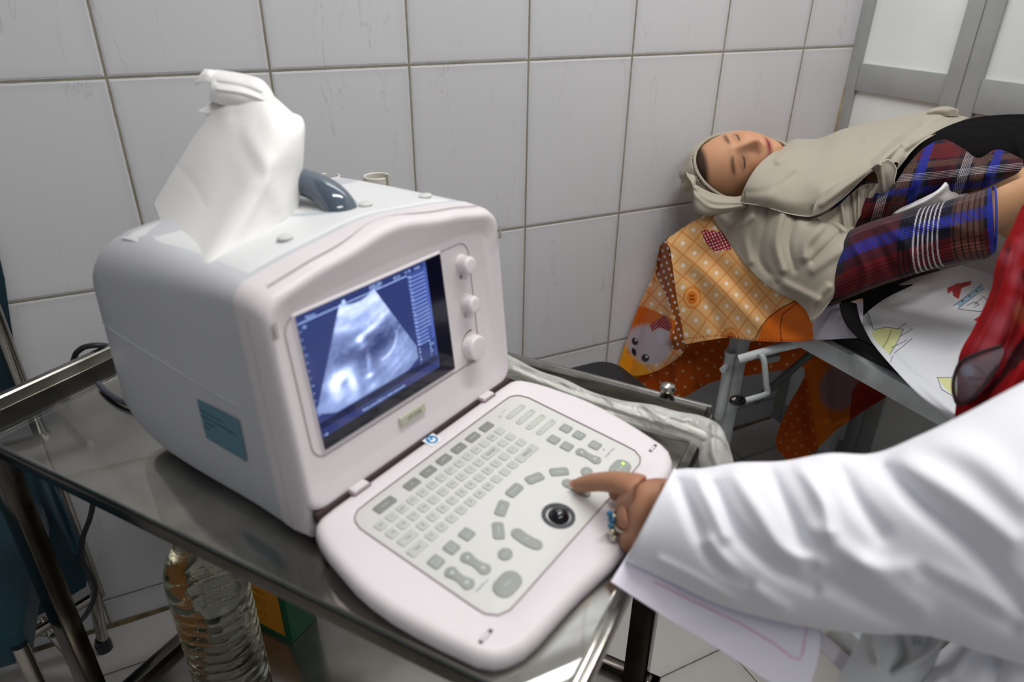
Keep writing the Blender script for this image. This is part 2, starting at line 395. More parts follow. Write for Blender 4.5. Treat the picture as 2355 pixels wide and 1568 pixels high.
kn = MB(); kn.lathe([(0, 0), (.004, 0), (.004, .008), (.009, .011), (.011, .016), (.009, .021), (0, .024)], n=16, c=(.93, .062), xf=lambda p: cx(p+np.array([0, 0, CZ+.005])))
cpart('bolt_head', kn, M_steel)
kn = MB(); kn.lathe([(0, 0), (.009, .001), (.011, .006), (.008, .012), (0, .014)], n=16, xf=lambda p: cx(np.array([.992+p[2], -.38+p[0], CZ-.02+p[1]])))
cpart('bolt_head', kn, M_steel)
# glass sheet lying on the tray
gm = mat('clear_glass', L(244, 245, 243), .02, trans=1, ior=1.5, noise=None)
gedge = mat('green_glass_edge', L(34, 74, 74), .15, trans=.3, ior=1.5)
g = MB(); g.box((.223, -.418, CZ-.005), (.982, -.010, CZ), bev=.0008)
go = MB(); go.v = [e1*p[0]+e2*p[1]+np.array([0, 0, p[2]]) for p in g.v]; go.f = g.f
for f in g.f:
    pts = [g.v[i] for i in f]; nz = np.ptp([p[2] for p in pts]); go.m.append(1 if nz > .0015 else 0)
glass = go.build('glass_sheet', [gm, gedge], smooth=False)
tag(glass, 'clear glass sheet with green edge lying on the steel trolley top', 'glass sheet')
# ================================================================== THE ULTRASOUND MACHINE
MA = .5012; MO = np.array([.2641, -.7052, .8063]); MZ = MO[2]-CZ
mac = empty('ultrasound_machine', (MO[0], MO[1], CZ+.0003), MA)
tag(mac, 'white portable ultrasound machine with lit screen and folded down keyboard', 'ultrasound machine')
def mp(name, mb, m, parent=None, **k):
    o = mb.build(name, m, parent or mac, **k)
    if parent is None: o.location = (0, 0, MZ)
    return o
LEAN = .1014
AX = [0, .02, .04, .066, .10, .135, .155, .2]; AZ = [.024, .023, .019, .0145, .011, .004, 0.0, -.002]
def ring(hw, zb, zt, r, lean, y0, arch=1.0, dome=0, bow=0):
    pts = []
    def arc(cx_, cz_, a0, a1, n, r):
        for k in range(n+1):
            a = math.radians(a0+(a1-a0)*k/n); pts.append((cx_+r*math.cos(a), cz_+r*math.sin(a)))
    rb = min(r, .020)
    arc(-hw+rb, zb+rb, 180, 270, 6, rb)
    for k in range(1, 8): pts.append((-hw+rb+(2*hw-2*rb)*k/8, zb))
    arc(hw-rb, zb+rb, 270, 360, 6, rb)
    for k in range(1, 8): pts.append((hw+bow*math.sin(PI*k/8), zb+rb+(zt-zb-r-rb)*k/8))
    arc(hw-r, zt-r, 0, 90, 6, r)
    for k in range(1, 24): pts.append((hw-r-(2*hw-2*r)*k/24, zt))
    arc(-hw+r, zt-r, 90, 180, 6, r)
    for k in range(1, 8): pts.append((-hw-bow*math.sin(PI*k/8), zt-r-(zt-zb-r-rb)*k/8))
    out = []
    for x, z in pts:
        if z > zt-r*.999-.0001:
            f = (z-(zt-r))/r
            z += f*(arch*np.interp(abs(x)/hw*.165, AX, AZ)+dome*math.cos(min(1, abs(x)/hw)*PI/2))
        out.append((x, y0+lean*z, z))
    return out
# shell: front white part, rear grey part
FT = .2165
PL, PO0 = LEAN+.014, .0016
front = [ring(.1475, .0215, .2005, .018, PL, PO0, .2), ring(.150, .0185, .2035, .020, PL, PO0-.001, .25),
         ring(.1575, .008, FT-.0045, .020, LEAN, -.0012, .95), ring(.1600, .004, FT-.001, .019, LEAN, -.0026, 1),
         ring(.1628, .001, FT+.0015, .018, LEAN, -.0020, 1), ring(.1647, -.001, FT+.0035, .018, LEAN, .0008, 1, .001),
         ring(.1655, -.003, FT+.0045, .018, LEAN*.95, .006, .95, .002)]
body1 = MB().loft(front+[ring(.166, -.038, .222, .016, LEAN*.8, .012, .85, .004), ring(.1665, -.0415, .2235, .016, .07, .03, .65, .007), ring(.1667, -.042, .2245, .017, .062, .046, .5, .009)], cap=(True, False))
mp('front_casing', body1, M_white, angle=50)
back = [ring(.1662, -.0418, .2240, .017, .062, .0463, .5, .009), ring(.1665, -.042, .2245, .020, .04, .0853, .25, .011), ring(.1670, -.042, .2245, .024, .03, .12, .15, .012), ring(.1685, -.042, .2245, .028, .015, .16, .05, .013), ring(.1695, -.042, .224, .032, -.005, .20, 0, .013),
        ring(.1700, -.041, .222, .036, -.02, .24, 0, .02), ring(.1700, -.036, .219, .038, -.035, .275, 0, .016), ring(.1695, -.026, .213, .042, -.045, .305, 0, .012),
        ring(.167, -.010, .204, .046, -.05, .330, 0, .008), ring(.160, .010, .190, .05, -.04, .346, 0, .004), ring(.140, .038, .165, .04, -.03, .3545, 0, 0), ring(.08, .075, .125, .02, 0, .357, 0, 0)]
mp('rear_housing', MB().loft(back, cap=(False, True)), M_rear, angle=60)
# white top saddle running over the rear housing, holding the handle
ts = MB(); rows = []
def topz(x, y):   # height of the shell top
    Y = [.012, .03, .055, .085, .12, .16, .2, .24, .272, .298]; zt = [.222, .224, .2245, .225, .2245, .2245, .224, .222, .219, .214]
    ar = [.85, .65, .45, .25, .15, .05, 0, 0, 0, 0]; dm = [.004, .007, .0095, .011, .012, .013, .013, .013, .012, .011]
    hw = [.166, .1665, .1668, .1668, .1670, .1685, .1695, .17, .17, .1695]
    h = np.interp(y, Y, hw)
    return np.interp(y, Y, zt)+np.interp(y, Y, ar)*np.interp(abs(x)/h*.165, AX, AZ)+np.interp(y, Y, dm)*math.cos(min(1, abs(x)/h)*PI/2)
for y in np.linspace(.052, .262, 26):
    hwid = .148; rows.append([(x, y+.011, topz(x, y)+(.0007 if abs(x) < hwid*.999 and .0521 < y < .261 else -.003)) for x in np.linspace(-hwid, hwid, 27)])
G = np.array(rows)
o = surf_mesh('top_cover', G, M_top, mac); o.location = (0, 0, MZ)
# seam behind the front lip
sm = MB(); sm.tube([(x, .034+.012*math.exp(-(x/.045)**2), topz(x, .03+.012*math.exp(-(x/.045)**2))+.0002) for x in np.linspace(-.147, .147, 50)], .0007, n=6)
sm.tube([(-.1668, .030+.06*z, z) for z in np.linspace(-.03, .20, 24)], .0006, n=6)
sm.tube([(.1668, .030+.06*z, z) for z in np.linspace(-.03, .20, 24)], .0006, n=6)
mp('casing_seam', sm, mat('seam_shadow', L(186, 178, 180), .6))
sc = MB()
sc.tube([(-np.interp(y, [.085, .16, .24, .30, .325], [.1670, .1692, .1704, .1700, .1680]), y, .095+.02*((y-.08)/.25)) for y in np.linspace(.085, .325, 30)], .0007, n=6)
mp('side_crease', sc, M_rear)
# rubber screw plugs on top
for x, y in ((-.080, .088), (.036, .098), (.121, .088)):
    st = MB(); st.lathe([(.0, .0), (.0085, .0), (.0085, .0015), (.007, .0024), (0, .0026)], n=24, xf=lambda p, x=x, y=y: p*np.array([1, .8, 1])+np.array([x, y+.004, topz(x, y)+.0022]))
    mp('screw_plug', st, mat('plug_plastic', L(205, 206, 204), .5) if 'plug_plastic' not in bpy.data.materials else bpy.data.materials['plug_plastic'])
def ell(x, y, a, b, n=28, rot=0):
    c, s = math.cos(rot), math.sin(rot); return [(x+c*a*math.cos(2*PI*k/n)-s*b*math.sin(2*PI*k/n), y+s*a*math.cos(2*PI*k/n)+c*b*math.sin(2*PI*k/n)) for k in range(n)]
# carrying handle
hd = MB(); path = [(.012, .112, .205), (.012, .114, .236), (.012, .130, .252), (.011, .160, .260), (.009, .20, .260), (.007, .24, .253), (.006, .266, .238), (.006, .272, .205)]
P = catmull(path, 8)
rg = []
for i in range(len(P)):
    t = P[min(i+1, len(P)-1)]-P[max(i-1, 0)]; t /= np.linalg.norm(t); x = np.array([1, 0, 0.]); n_ = np.cross(t, x); n_ /= np.linalg.norm(n_)
    k = i/(len(P)-1); rw = .0175+.004*(abs(k-.5)*2)**2; rh = .0145+.003*(abs(k-.5)*2)**2
    rg.append([P[i]+rw*math.cos(a)*x+rh*math.sin(a)*n_ for a in np.linspace(0, 2*PI, 24, endpoint=False)])
hd.loft(rg); mp('carrying_handle', hd, mat('handle_plastic', L(78, 90, 104), .12, coat=.6))
hr = MB(); rr2 = []
for k in range(9):
    q = 1-k/8; rr2.append([(x, y, topz(x, y-.008)+(.0018 if k else -.002)-.004*(1-q)) for x, y in ell(.009, .190, .060*max(q, .02), .098*max(q, .02), 40)])
hr.loft(rr2, cap=(False, True)); mp('handle_recess', hr, mat('recess_plastic', L(186, 194, 198), .4))
# probe holders on the far side
ph = MB()
for (X, Y, r, a0, sp, zt_) in ((.245, .300, .0200, -35, 300, .2000), (.186, .338, .0175, 60, 290, .2060)):
    for zlo, zhi, ro, ri in ((.160, zt_, r, r-.0035),):
        rr = []
        for k in range(41):
            a = math.radians(a0+sp*k/40); c_, s_ = math.cos(a), math.sin(a)
            rr.append([(X+ro*c_, Y+ro*s_, zlo), (X+ro*c_, Y+ro*s_, zhi-.001), (X+(ro-.001)*c_, Y+(ro-.001)*s_, zhi), (X+(ri+.001)*c_, Y+(ri+.001)*s_, zhi), (X+ri*c_, Y+ri*s_, zhi-.001), (X+ri*c_, Y+ri*s_, zlo)])
        ph.loft(rr)
ph.box((.130, .300, .160), (.229, .306, .190), bev=.002); ph.box((.15, .306, .160), (.182, .321, .186), bev=.002)
mp('probe_holder', ph, mat('holder_plastic', L(206, 202, 192), .45))
# front panel groove, screen, knobs
def fp(x, z, off=.0): return np.array([x, PL*z-off+PO0, z])      # point on the recessed face
def fxf(cx_, cz_, off=0):     # local (x, y->z up, z->out of the face)
    return lambda p: fp(cx_+p[0], cz_+p[1]*.995, off+p[2])
gv = MB(); gv.tube([fp(x, z, .0002) for x, z in rrect(-.0165, .1235, .258, .146, .016, 6)], .0006, n=6, closed=True)
gv2 = gv; mp('panel_groove', gv, M_groove)
SX0, SX1, SZ0, SZ1 = -.1325, .0625, .0575, .1950
fb_ = MB()
fb_.loft([[fp(x, z, .0022) for x, z in rrect((SX0+SX1)/2, (SZ0+SZ1)/2, SX1-SX0+.002, SZ1-SZ0+.002, .0016)], [fp(x, z, .0002) for x, z in rrect((SX0+SX1)/2, (SZ0+SZ1)/2, SX1-SX0+.007, SZ1-SZ0+.007, .003)]][::-1], cap=(False, False))
mp('screen_bezel', fb_, M_white)
# the picture on the screen
nx, nz = 330, 232
XX, ZZ = np.meshgrid(np.linspace(SX0, SX1, nx), np.linspace(SZ0, SZ1, nz), indexing='ij')
def blob(x, z, sx, sz, rot=0):
    c, s = math.cos(rot), math.sin(rot); dx, dz = XX-x, ZZ-z; return np.exp(-((c*dx+s*dz)/sx)**2-((-s*dx+c*dz)/sz)**2)
def vnoise(sx, sz, seed):
    r = np.random.default_rng(seed); g_ = r.random((80, 80)); u = (XX-SX0)/sx; v = (ZZ-SZ0)/sz
    i, j = u.astype(int) % 79, v.astype(int) % 79; fu, fv = u-np.floor(u), v-np.floor(v); fu = fu*fu*(3-2*fu); fv = fv*fv*(3-2*fv)
    return g_[i, j]*(1-fu)*(1-fv)+g_[i+1, j]*fu*(1-fv)+g_[i, j+1]*(1-fu)*fv+g_[i+1, j+1]*fu*fv
apx, apz = -.0605, .229
rad = np.hypot(XX-apx, ZZ-apz); ang = np.arctan2(XX-apx, apz-ZZ)
sector = ((ang > -.505) & (ang < .515) & (rad > .0452) & (ZZ > .0875+.0*XX) & (XX < .0075)).astype(float)
sector *= (rad < .150)
tex = .30+.10*(vnoise(.004, .003, 1)-.5)+.14*(vnoise(.013, .009, 2)-.5)+.05*(vnoise(.0016, .0014, 3)-.5)
tex += .48*np.exp(-((rad-.053)/.011)**2)*(.75+.3*vnoise(.02, .0022, 5))+.30*np.exp(-((rad-.069)/.006)**2)
tex += .60*blob(-.050, .152, .024, .0032, .22)+.35*blob(-.030, .160, .012, .0025, .2)+.25*blob(-.0145, .153, .003, .006, -.4)
tex -= .20*blob(-.045, .137, .036, .013, .12); tex -= .14*blob(-.035, .128, .03, .009, .3); tex -= .12*blob(-.083, .137, .018, .010, 0)
tex += .62*blob(-.0665, .146, .0042, .0042)+.40*blob(-.0645, .1385, .0055, .0028, .3)
tex += .12*blob(-.100, .112, .022, .016)+.72*blob(-.0985, .1205, .014, .0070, .15)+.50*blob(-.0845, .108, .0055, .012, .2)+.22*blob(-.103, .104, .014, .012)+.25*blob(-.088, .093, .010, .006)+.30*blob(-.106, .113, .007, .006)
tex -= .28*blob(-.0965, .1125, .006, .004, .2)
tex += .32*blob(-.061, .118, .003, .011, -.1)+.52*blob(-.063, .1055, .006, .0028)+.30*blob(-.062, .0925, .008, .004, .2)
tex += .22*blob(-.026, .112, .02, .014, .5)+.30*np.exp(-((np.hypot((XX+.042), (ZZ-.137)*1.1)-.0245)/.0016)**2)*((XX > -.045) & (ZZ < .137))
tex += .16*blob(-.02, .098, .022, .002, .35)+.12*blob(-.028, .104, .02, .002, .35)+.10*blob(-.008, .10, .012, .014)+.16*blob(-.12, .097, .012, .008)
tex += .20*blob(-.012, .139, .004, .0014, .6)+.2*blob(-.006, .1235, .005, .0012, .7)
tex = np.clip(tex, .03, 1)*sector
q = np.clip(tex, 0, 1)[..., None]
bg = np.array([.030, .045, .16])
col = bg+(q**1.15)*np.array([.62, .80, 1.30])+np.clip(q-.55, 0, 1)*np.array([.9, .8, .5])
act = ((XX < .0385) & (ZZ > .0705)).astype(float)[..., None]
col = col*act+(1-act)*np.array([.003, .003, .010])
colb = (XX > .0092) & (XX < .0385) & (ZZ > .1075) & (ZZ < .1885)
col[colb] = np.array([.055, .085, .30])+.0*col[colb]
col[(XX > .0345) & (XX < .0392) & (ZZ > .0705)] += np.array([.02, .03, .12])
bar = (ZZ < .0865) & (ZZ > .0795) & (XX < .0385); col[bar] *= .35
band = (ZZ < .0795) & (ZZ > .0705) & (XX < .0385); col[band] = np.array([.028, .04, .15])
P = np.stack([XX, PL*ZZ-.0022+PO0, ZZ], -1)
m_scr = mat('screen_picture', (0, 0, 0, 1), .08, spec=.6)
nt = m_scr.node_tree; at_ = nt.nodes.new('ShaderNodeAttribute'); at_.attribute_name = 'Col'
nt.links.new(at_.outputs['Color'], nt.nodes['Principled BSDF'].inputs['Emission Color']); nt.nodes['Principled BSDF'].inputs['Emission Strength'].default_value = .8
o = surf_mesh('screen', P[::-1].copy(), m_scr, mac, 0, col[::-1].copy()); o.location = (0, 0, MZ); o['label'] = 'lit blue screen showing a fan shaped scan'
m_stx = mat('screen_writing', (0, 0, 0, 1), .3, emit=(.45, .62, 1.1, 1), estr=.95)
tx = MB(); X = fxf(0, 0, .00235)
tx.box((SX0, .1882, 0), (.0088, .1889, .00005), 0, xf=X)
tx.text('Name:', -.1225, .1915, .0042, 0, 0, xf=X, align='L'); tx.text('M', -.1275, .1835, .0045, 0, 0, xf=X, align='L')
tx.text('01/09/2017', -.0435, .1910, .0036, 0, 0, xf=X, align='L'); tx.text('AP97%  MI0.5', -.0435, .1938-.0002, .003, 0, 0, xf=X, align='L')
tx.text('R15.4', -.010, .1917, .004, 0, 0, xf=X, align='L'); tx.text('1/1 20', .006, .1925, .0036, 0, 0, xf=X, align='L'); tx.text('3C5A', .021, .1922, .0036, 0, 0, xf=X, align='L')
tx.lathe([(0, 0), (.0022, 0), (.0022, .00005), (0, .00005)], 0, 16, xf=lambda p: X(np.array([p[0]-.0775, p[1]+.1905, p[2]])))
for k in range(19):
    z = .1862-k*.00425; tx.box((.0112, z-.0016, 0), (.0345-(.006 if k > 14 else 0), z-.0012, .00005), 0, xf=X)
    tx.text(['BPD', 'HC', 'AC', 'FL', 'CRL', 'GS'][k % 6], .0098, z, .0026, 0, 0, xf=X, align='L')
    if k in (4, 5, 10, 11, 12, 13, 14): tx.text('.' if k % 2 else ':', .032, z+.0004, .004, 0, 0, xf=X, align='L')
for k in range(5): tx.text(['6', '8', 'v', '8', '/'][k], .0105, .1045-k*.0042, .0042, 0, 0, xf=X, align='L'); tx.text(['2.', '20.5', '8', '3.5', '1'][k], .0275, .1065-k*.0040, .004, 0, 0, xf=X, align='L')
tx.text('Note: press [Set] to make start point', -.0800, .0742, .0041, 0, 0, xf=X, align='L'); tx.text('=8', -.130, .0725, .0038, 0, 0, xf=X, align='L')
for k in range(12): tx.box((SX0+.0004, .095+k*.0078, 0), (SX0+(.0022 if k % 4 else .0034), .0955+k*.0078, .00005), 0, xf=X)
mp('screen_writing', tx, m_stx, smooth=False)
M_knob = mat('knob_plastic', L(228, 220, 222), .35)
for x, z, r in ((.0985, .1735, .0098), (.0985, .1262, .0098), (.0968, .0722, .0148)):
    k = MB(); h_ = .015 if r < .012 else .014
    k.lathe([(0, 0), (r*1.06, 0), (r*1.02, .003), (r, h_-.002), (r-.0015, h_-.0003), (r-.003, h_), (0, h_-.0004)], n=40, xf=fxf(x, z, .0))
    for a in range(28):
        t = 2*PI*a/28; k.box((r-.0006, -.0004, .003), (r+.0004, .0004, h_-.003), xf=lambda p, t=t, x=x, z=z: fxf(x, z)(np.array([p[0]*math.cos(t)-p[1]*math.sin(t), p[0]*math.sin(t)+p[1]*math.cos(t), p[2]])))
    kk = mp('knob', k, M_knob, angle=50)
pr = MB(); X = fxf(0, 0, .0003)
def disc(mb, x, y, r0, r1, a0, a1, mi=0, z=0, n=20, xf=None):
    v = []; f = []
    for k in range(n+1):
        a = math.radians(a0+(a1-a0)*k/n); v += [(x+r0*math.cos(a), y+r0*math.sin(a), z), (x+r1*math.cos(a), y+r1*math.sin(a), z)]
    for k in range(n): f.append([2*k, 2*k+1, 2*k+3, 2*k+2])
    mb.add(v, f, mi, xf)
disc(pr, .0945, .1590, .0019, .0024, 0, 360, xf=X); disc(pr, .0945, .1590, 0, .0022, -90, 90, xf=X)
disc(pr, .0938, .1108, .0013, .0017, 0, 360, xf=X)
for k in range(8): a = k*PI/4; pr.box((.0938+.0022*math.cos(a)-.0002, .1108+.0022*math.sin(a)-.0002, 0), (.0938+.0027*math.cos(a)+.0002, .1108+.0027*math.sin(a)+.0002, .0001), xf=X)
v = []; f = []
for k in range(21):
    a = math.radians(170-90*k/20); w_ = .0002+.0017*(k/20)**1.5; v += [(.099+.0185*math.cos(a), .0712+.0185*math.sin(a), 0), (.099+(.0185+w_)*math.cos(a), .0712+(.0185+w_)*math.sin(a), 0)]
    if k < 20: f.append([2*k, 2*k+1, 2*k+3, 2*k+2])
pr.add(v, f, 0, X)
pr.text('Gain', .0965, .0515, .0048, 0, 0, xf=X)
pr.tube([(x, y, 0) for x, y in rrect(.0965, .0512, .016, .0062, .001)], .0002, n=4, closed=True, xf=X)
mp('panel_print', pr, M_dark, smooth=False)
bd = MB(); bd.prism(rrect(0, 0, .0405, .0112, .0012), 0, .0028, 0, bev=.0009, xf=fxf(-.0132, .0345, 0))
bd.prism(rrect(0, 0, .0365, .0080, .0008), .0028, .003, 0, xf=fxf(-.0132, .0345, 0)); bd.text('DP-2200', -.0, .0, .0062, .0031, 1, xf=fxf(-.0115, .0345, 0), sx=1.0)
o = mp('model_badge', bd, [mat('badge_metal', L(196, 196, 178), .3, metal=.3), M_dark]); o['label'] = 'pale badge reading DP-2200'
# latch catches in the lip
for s in (-1, 1):
    lt = MB(); lt.box((-.0025, -.0075, 0), (.0025, .0075, .0006), 0, bev=.0003, xf=lambda p, s=s: np.array([s*.1612+p[0], LEAN*.195-.0065-p[2], .195+p[1]]))
    lt.box((-.0014, -.006, 0), (.0014, .006, .0012), 1, bev=.0003, xf=lambda p, s=s: np.array([s*.1612+p[0], LEAN*.195-.0065-p[2], .195+p[1]]))
    mp('latch_catch', lt, [mat('catch_slot', L(150, 138, 134), .5), mat('catch_steel', L(205, 200, 196), .3, metal=.5)])
# side label
sl = MB(); SXF = lambda p: np.array([-.1680-p[2], .1245-p[0], .0535+p[1]])
sl.prism(rrect(0, 0, .0765, .0495, .001), 0, .0003, 0, xf=SXF)
for k, (a, b) in enumerate(((-.030, .010), (-.030, .031), (-.030, -.004), (-.030, -.016))):
    sl.text(['caution read manual', 'before servicing this device no user parts', 'inside 220V 50Hz', 'LABEL'][k] if 0 else ['~~~~', '~', '~', '~'][k], 9, 9, .001, 0, 1, xf=SXF) if 0 else None
    x0, x1 = (a, b); y = .0115-k*.0068; n_ = int((x1-x0)/.0022)
    rr_ = random.Random(k)
    for j in range(n_):
        if rr_.random() < .86: sl.box((x0+j*.0022, y-.0012, .0003), (x0+j*.0022+.0016, y+.0012*(rr_.random()*.5+.5), .0004), 1, xf=SXF)
o = mp('side_label', sl, [mat('label_blue', L(92, 132, 150), .5), mat('label_ink', L(42, 62, 78), .6)]); o['label'] = 'blue grey sticker with lines of print'
for x in (-.13, .13):
    for y in (.03, .25): mp('rubber_foot', MB().prism(rrect(x, y, .02, .02, .006), -.0428, -.041), M_black)

# ---------------- keyboard
SL = .1048; kl = math.hypot(1, SL)
def kx(p): return np.array([p[0], p[1]+p[2]*0-SL*p[2]*1.0*0+.0, 0])+np.array([0, 0, SL*p[1]+p[2]])   # y negative towards the user
half = [(0, -.2535), (.018, -.2530), (.040, -.2500), (.064, -.2468), (.0865, -.2450), (.11, -.2438), (.130, -.2428), (.148, -.2400), (.162, -.2340), (.172, -.2260), (.179, -.213), (.1825, -.196),
        (.186, -.18), (.190, -.155), (.1930, -.130), (.1935, -.105), (.1918, -.085), (.188, -.065), (.184, -.045), (.1785, -.027), (.1730, -.015), (.167, -.0085), (.158, -.005), (.14, -.004), (.10, -.004), (.05, -.004)]
out = half+[(0, -.004)]+[(-x, y) for x, y in half[:0:-1]]
OUT = np.array(out)
def kring(ins, z, sc_=1): return [kx(np.array([x, y, z])) for x, y in inset(OUT, ins)]
kbm = MB(); kbm.loft([kring(.022, -.0335+.012*0), kring(.010, -.030), kring(.003, -.021), kring(0, -.013), kring(.0005, -.007), kring(.0025, -.0025), kring(.006, -.0004), kring(.009, 0)], cap=(True, False))
# rim top to the panel recess
PH = [(.1405, -.030), (.1405, -.0405+.01)]
pan = rrect(0, -.1175, .2870, .1830, .020, 6)
def panel_outline():
    a = []
    N = len(OUT)
    # same vertex count as OUT, by ray casting from the centre
    c = np.array([0, -.12]); poly = np.array(pan)
    for x, y in OUT:
        d = np.array([x, y])-c; best = None
        for i in range(len(poly)):
            p, q = poly[i], poly[(i+1) % len(poly)]; e = q-p; M_ = np.array([d, -e]).T
            if abs(np.linalg.det(M_)) < 1e-12: continue
            t, s = np.linalg.solve(M_, p-c)
            if t > 0 and -1e-6 <= s <= 1+1e-6: best = t if best is None else min(best, t)
        a.append(c+d*best)
    return np.array(a)
PO = panel_outline()
def pring(k, z): return [kx(np.array([x, y, z])) for x, y in (np.array([0, -.12])+(PO-np.array([0, -.12]))*k)]
kbm.loft([kring(.009, 0), pring(1.035, .0), pring(1.012, -.0012), pring(1.0, -.0016)], cap=(False, True))
kb = mp('keyboard', kbm, M_white, angle=50)
kb['label'] = 'white fold-down keyboard with grey keys and trackball'
def ksub(name, mb, m, **k): o = mb.build(name, m, kb, **k); return o
M_kpan = mat('keypad_plastic', L(214, 213, 209), .5); M_key = mat('key_light', L(190, 193, 184), .55); M_fkey = mat('key_dark', L(132, 134, 127), .5); M_gkey = mat('key_grey', L(152, 156, 149), .5)
M_kprint = mat('key_print', L(66, 68, 76), .6); M_wprint = mat('key_print_light', L(198, 206, 212), .6)
PZ0 = -.0016
pn = MB(); pn.loft([pring(.997, PZ0+.0001), pring(.99, PZ0+.0006)], cap=(False, True)); ksub('keypad_surface', pn, M_kpan)
gr = MB(); gr.tube(pring(1.004, PZ0+.0008), .0007, n=6, closed=True); ksub('keypad_groove', gr, M_groove)
KZ = PZ0+.0006
def key(x, y, w, h, mat_, txt=None, ts_=.005, r=.0018, rot=0, pm=None, th=.0012, pts=None, name='key'):
    k = MB(); k.prism(pts if pts is not None else rrect(x, y, w, h, r, 3, rot), KZ-.0004, KZ+th, 0, bev=.0005, xf=kx, seg=2)
    if txt:
        if isinstance(txt, str): txt = [(txt, 0, 0, ts_)]
        for t, dx, dy, s_ in txt: k.text(t, x+dx, y+dy, s_, KZ+th+.00008, 1, xf=kx, rot=rot)
    return ksub(name, k, [mat_, pm or M_kprint])
# function keys
for i, x in enumerate([-.1062]+[-.0669+.0256*k for k in range(6)]):
    w_ = .0255 if i == 0 else .0185
    key(x, -.0413, w_, .0108, M_fkey, [('ID' if 0 else ['Patient', 'B', 'B+B', 'B+M', 'M', 'ZOOM', ''][i], 0, 0, .0034)] if i < 6 else None, r=.0016, pm=M_wprint)
R1 = ['Esc', '! 1', '@ 2', '# 3', '$ 4', '% 5', '^ 6', '& 7', '* 8', '( 9', ') 0', '', 'DEL', '~']
for i, t in enumerate(R1): key(-.1285+.01492*i, -.0577, .0112, .0105, M_key, [(t, 0, 0, .0042 if len(t) < 3 else .0036)] if t else None)
for i, t in enumerate(['_ Q', '- W', '+ E', '= R', '{ T', '} Y', '[ U', '] I', ': O']): key(-.1288+.01497*i, -.0726, .0112, .0105, M_key, [(t, 0, 0, .0040)])
key(.0062, -.0726, .0112, .0105, M_key, '; P', .004); key(.0282, -.0726, .0255, .0105, M_key, 'ENTER', .0050)
key(.0506, -.0728, .0112, .0105, M_key, [('-', 0, 0, .006)]); key(.0657, -.0728, .0112, .0105, M_key, [('-', 0, 0, .006)])
key(-.1235, -.0876, .0215, .0105, M_key, 'Caps', .0038)
for i, t in enumerate('ASDFGHJKL'): key(-.1022+.01497*i, -.0876, .0112, .0105, M_key, t, .0046)
for i, t in enumerate(['', ', <', '|']): key(.0330+.0162*i, -.0877, .0118, .0105, M_key, t or None, .004)
key(-.1270, -.1030, .0215, .0105, M_key, 'Shift', .0038)
for i, t in enumerate(['Z', 'X', 'C', 'V', 'B', 'N', 'M', "' ,", '" .', '? /']): key(-.1066+.01497*i, -.1028, .0112, .0105, M_key, t, .0044)
key(.0545, -.1035, .0350, .0108, M_key, 'SPACE', .0055)
# TGC rockers
for i in range(4):
    y = -.0497-.0147*i
    k = MB(); k.prism(rrect(.1090, y, .0365, .0078, .0036, 5), KZ-.0004, KZ+.0012, 0, bev=.0005, xf=kx, seg=2)
    k.add([(.1221, y+.001, KZ+.0013), (.1221, y-.001, KZ+.0013), (.1238, y, KZ+.0013)], [[0, 1, 2]], 1, kx)
    k.add([(.0966, y+.001, KZ+.0013), (.0966, y-.001, KZ+.0013), (.0949, y, KZ+.0013)], [[1, 0, 2]], 1, kx)
    ksub('rocker_key', k, [M_key, M_dark])
for x, y in ((.1228, -.1130), (.0952, -.1133), (.1225, -.1314), (.0953, -.1312), (.1194, -.1547), (-.0834, -.1272), (-.1058, -.1267), (-.1280, -.1267)):
    k = MB(); k.prism(rrect(x, y, .0136, .0132, .002, 3), KZ-.0004, KZ+.0014, 0, bev=.0005, xf=kx, seg=2)
    k.tube([(a, b, KZ+.0014) for a, b in rrect(x, y, .006, .005, .001)], .00025, 1, n=4, closed=True, xf=kx); ksub('key', k, [M_gkey, M_wprint])
def dog(x, y0, y1, r, nk):
    pts = []; n = 8
    for k in range(n+1): a = math.radians(20+140*k/n); pts.append((x+r*math.cos(a), y0+r*math.sin(a)))
    pts.append((x-nk, (y0*.62+y1*.38))); pts.append((x-nk, (y0*.38+y1*.62)))
    for k in range(n+1): a = math.radians(200+140*k/n); pts.append((x+r*math.cos(a), y1+r*math.sin(a)))
    pts.append((x+nk, (y0*.38+y1*.62))); pts.append((x+nk, (y0*.62+y1*.38))); return pts
for x, y0, y1 in ((.0975, -.1500, -.1672), (-.1057, -.1462, -.1642), (-.1283, -.1462, -.1630)):
    k = MB(); k.prism(dog(x, y0, y1, .0072, .0045), KZ-.0004, KZ+.0014, 0, bev=.0005, xf=kx, seg=2)
    for yy in (y0, y1): k.lathe([(0, KZ+.0014), (.0016, KZ+.0014), (.0016, KZ+.0016), (0, KZ+.0016)], 1, 12, xf=lambda p, yy=yy, x=x: kx(np.array([p[0]+x, p[1]+yy, p[2]])))
    ksub('zoom_rocker', k, [M_gkey, M_wprint])
def ekey(x, y, a, b, rot=0, t=None, nm='key', ts_=.004):
    k = MB(); k.prism(ell(x, y, a, b, rot=rot), KZ-.0004, KZ+.0014, 0, bev=.0006, xf=kx, seg=2)
    if t: k.text(t, x, y, ts_, KZ+.0016, 1, xf=kx)
    return ksub(nm, k, [M_gkey, M_wprint])
ekey(.0735, -.1703, .0074, .0066, 0, 'Back', ts_=.003); ekey(-.0790, -.1699, .0076, .0068, 0, 'Menu', ts_=.003)
key(-.1055, -.1915, .0315, .0205, M_gkey, 'Print', .004, r=.0098, pm=M_wprint, th=.0014); key(.1035, -.1960, .0310, .0200, M_gkey, 'Freeze', .004, r=.0096, pm=M_wprint, th=.0014)
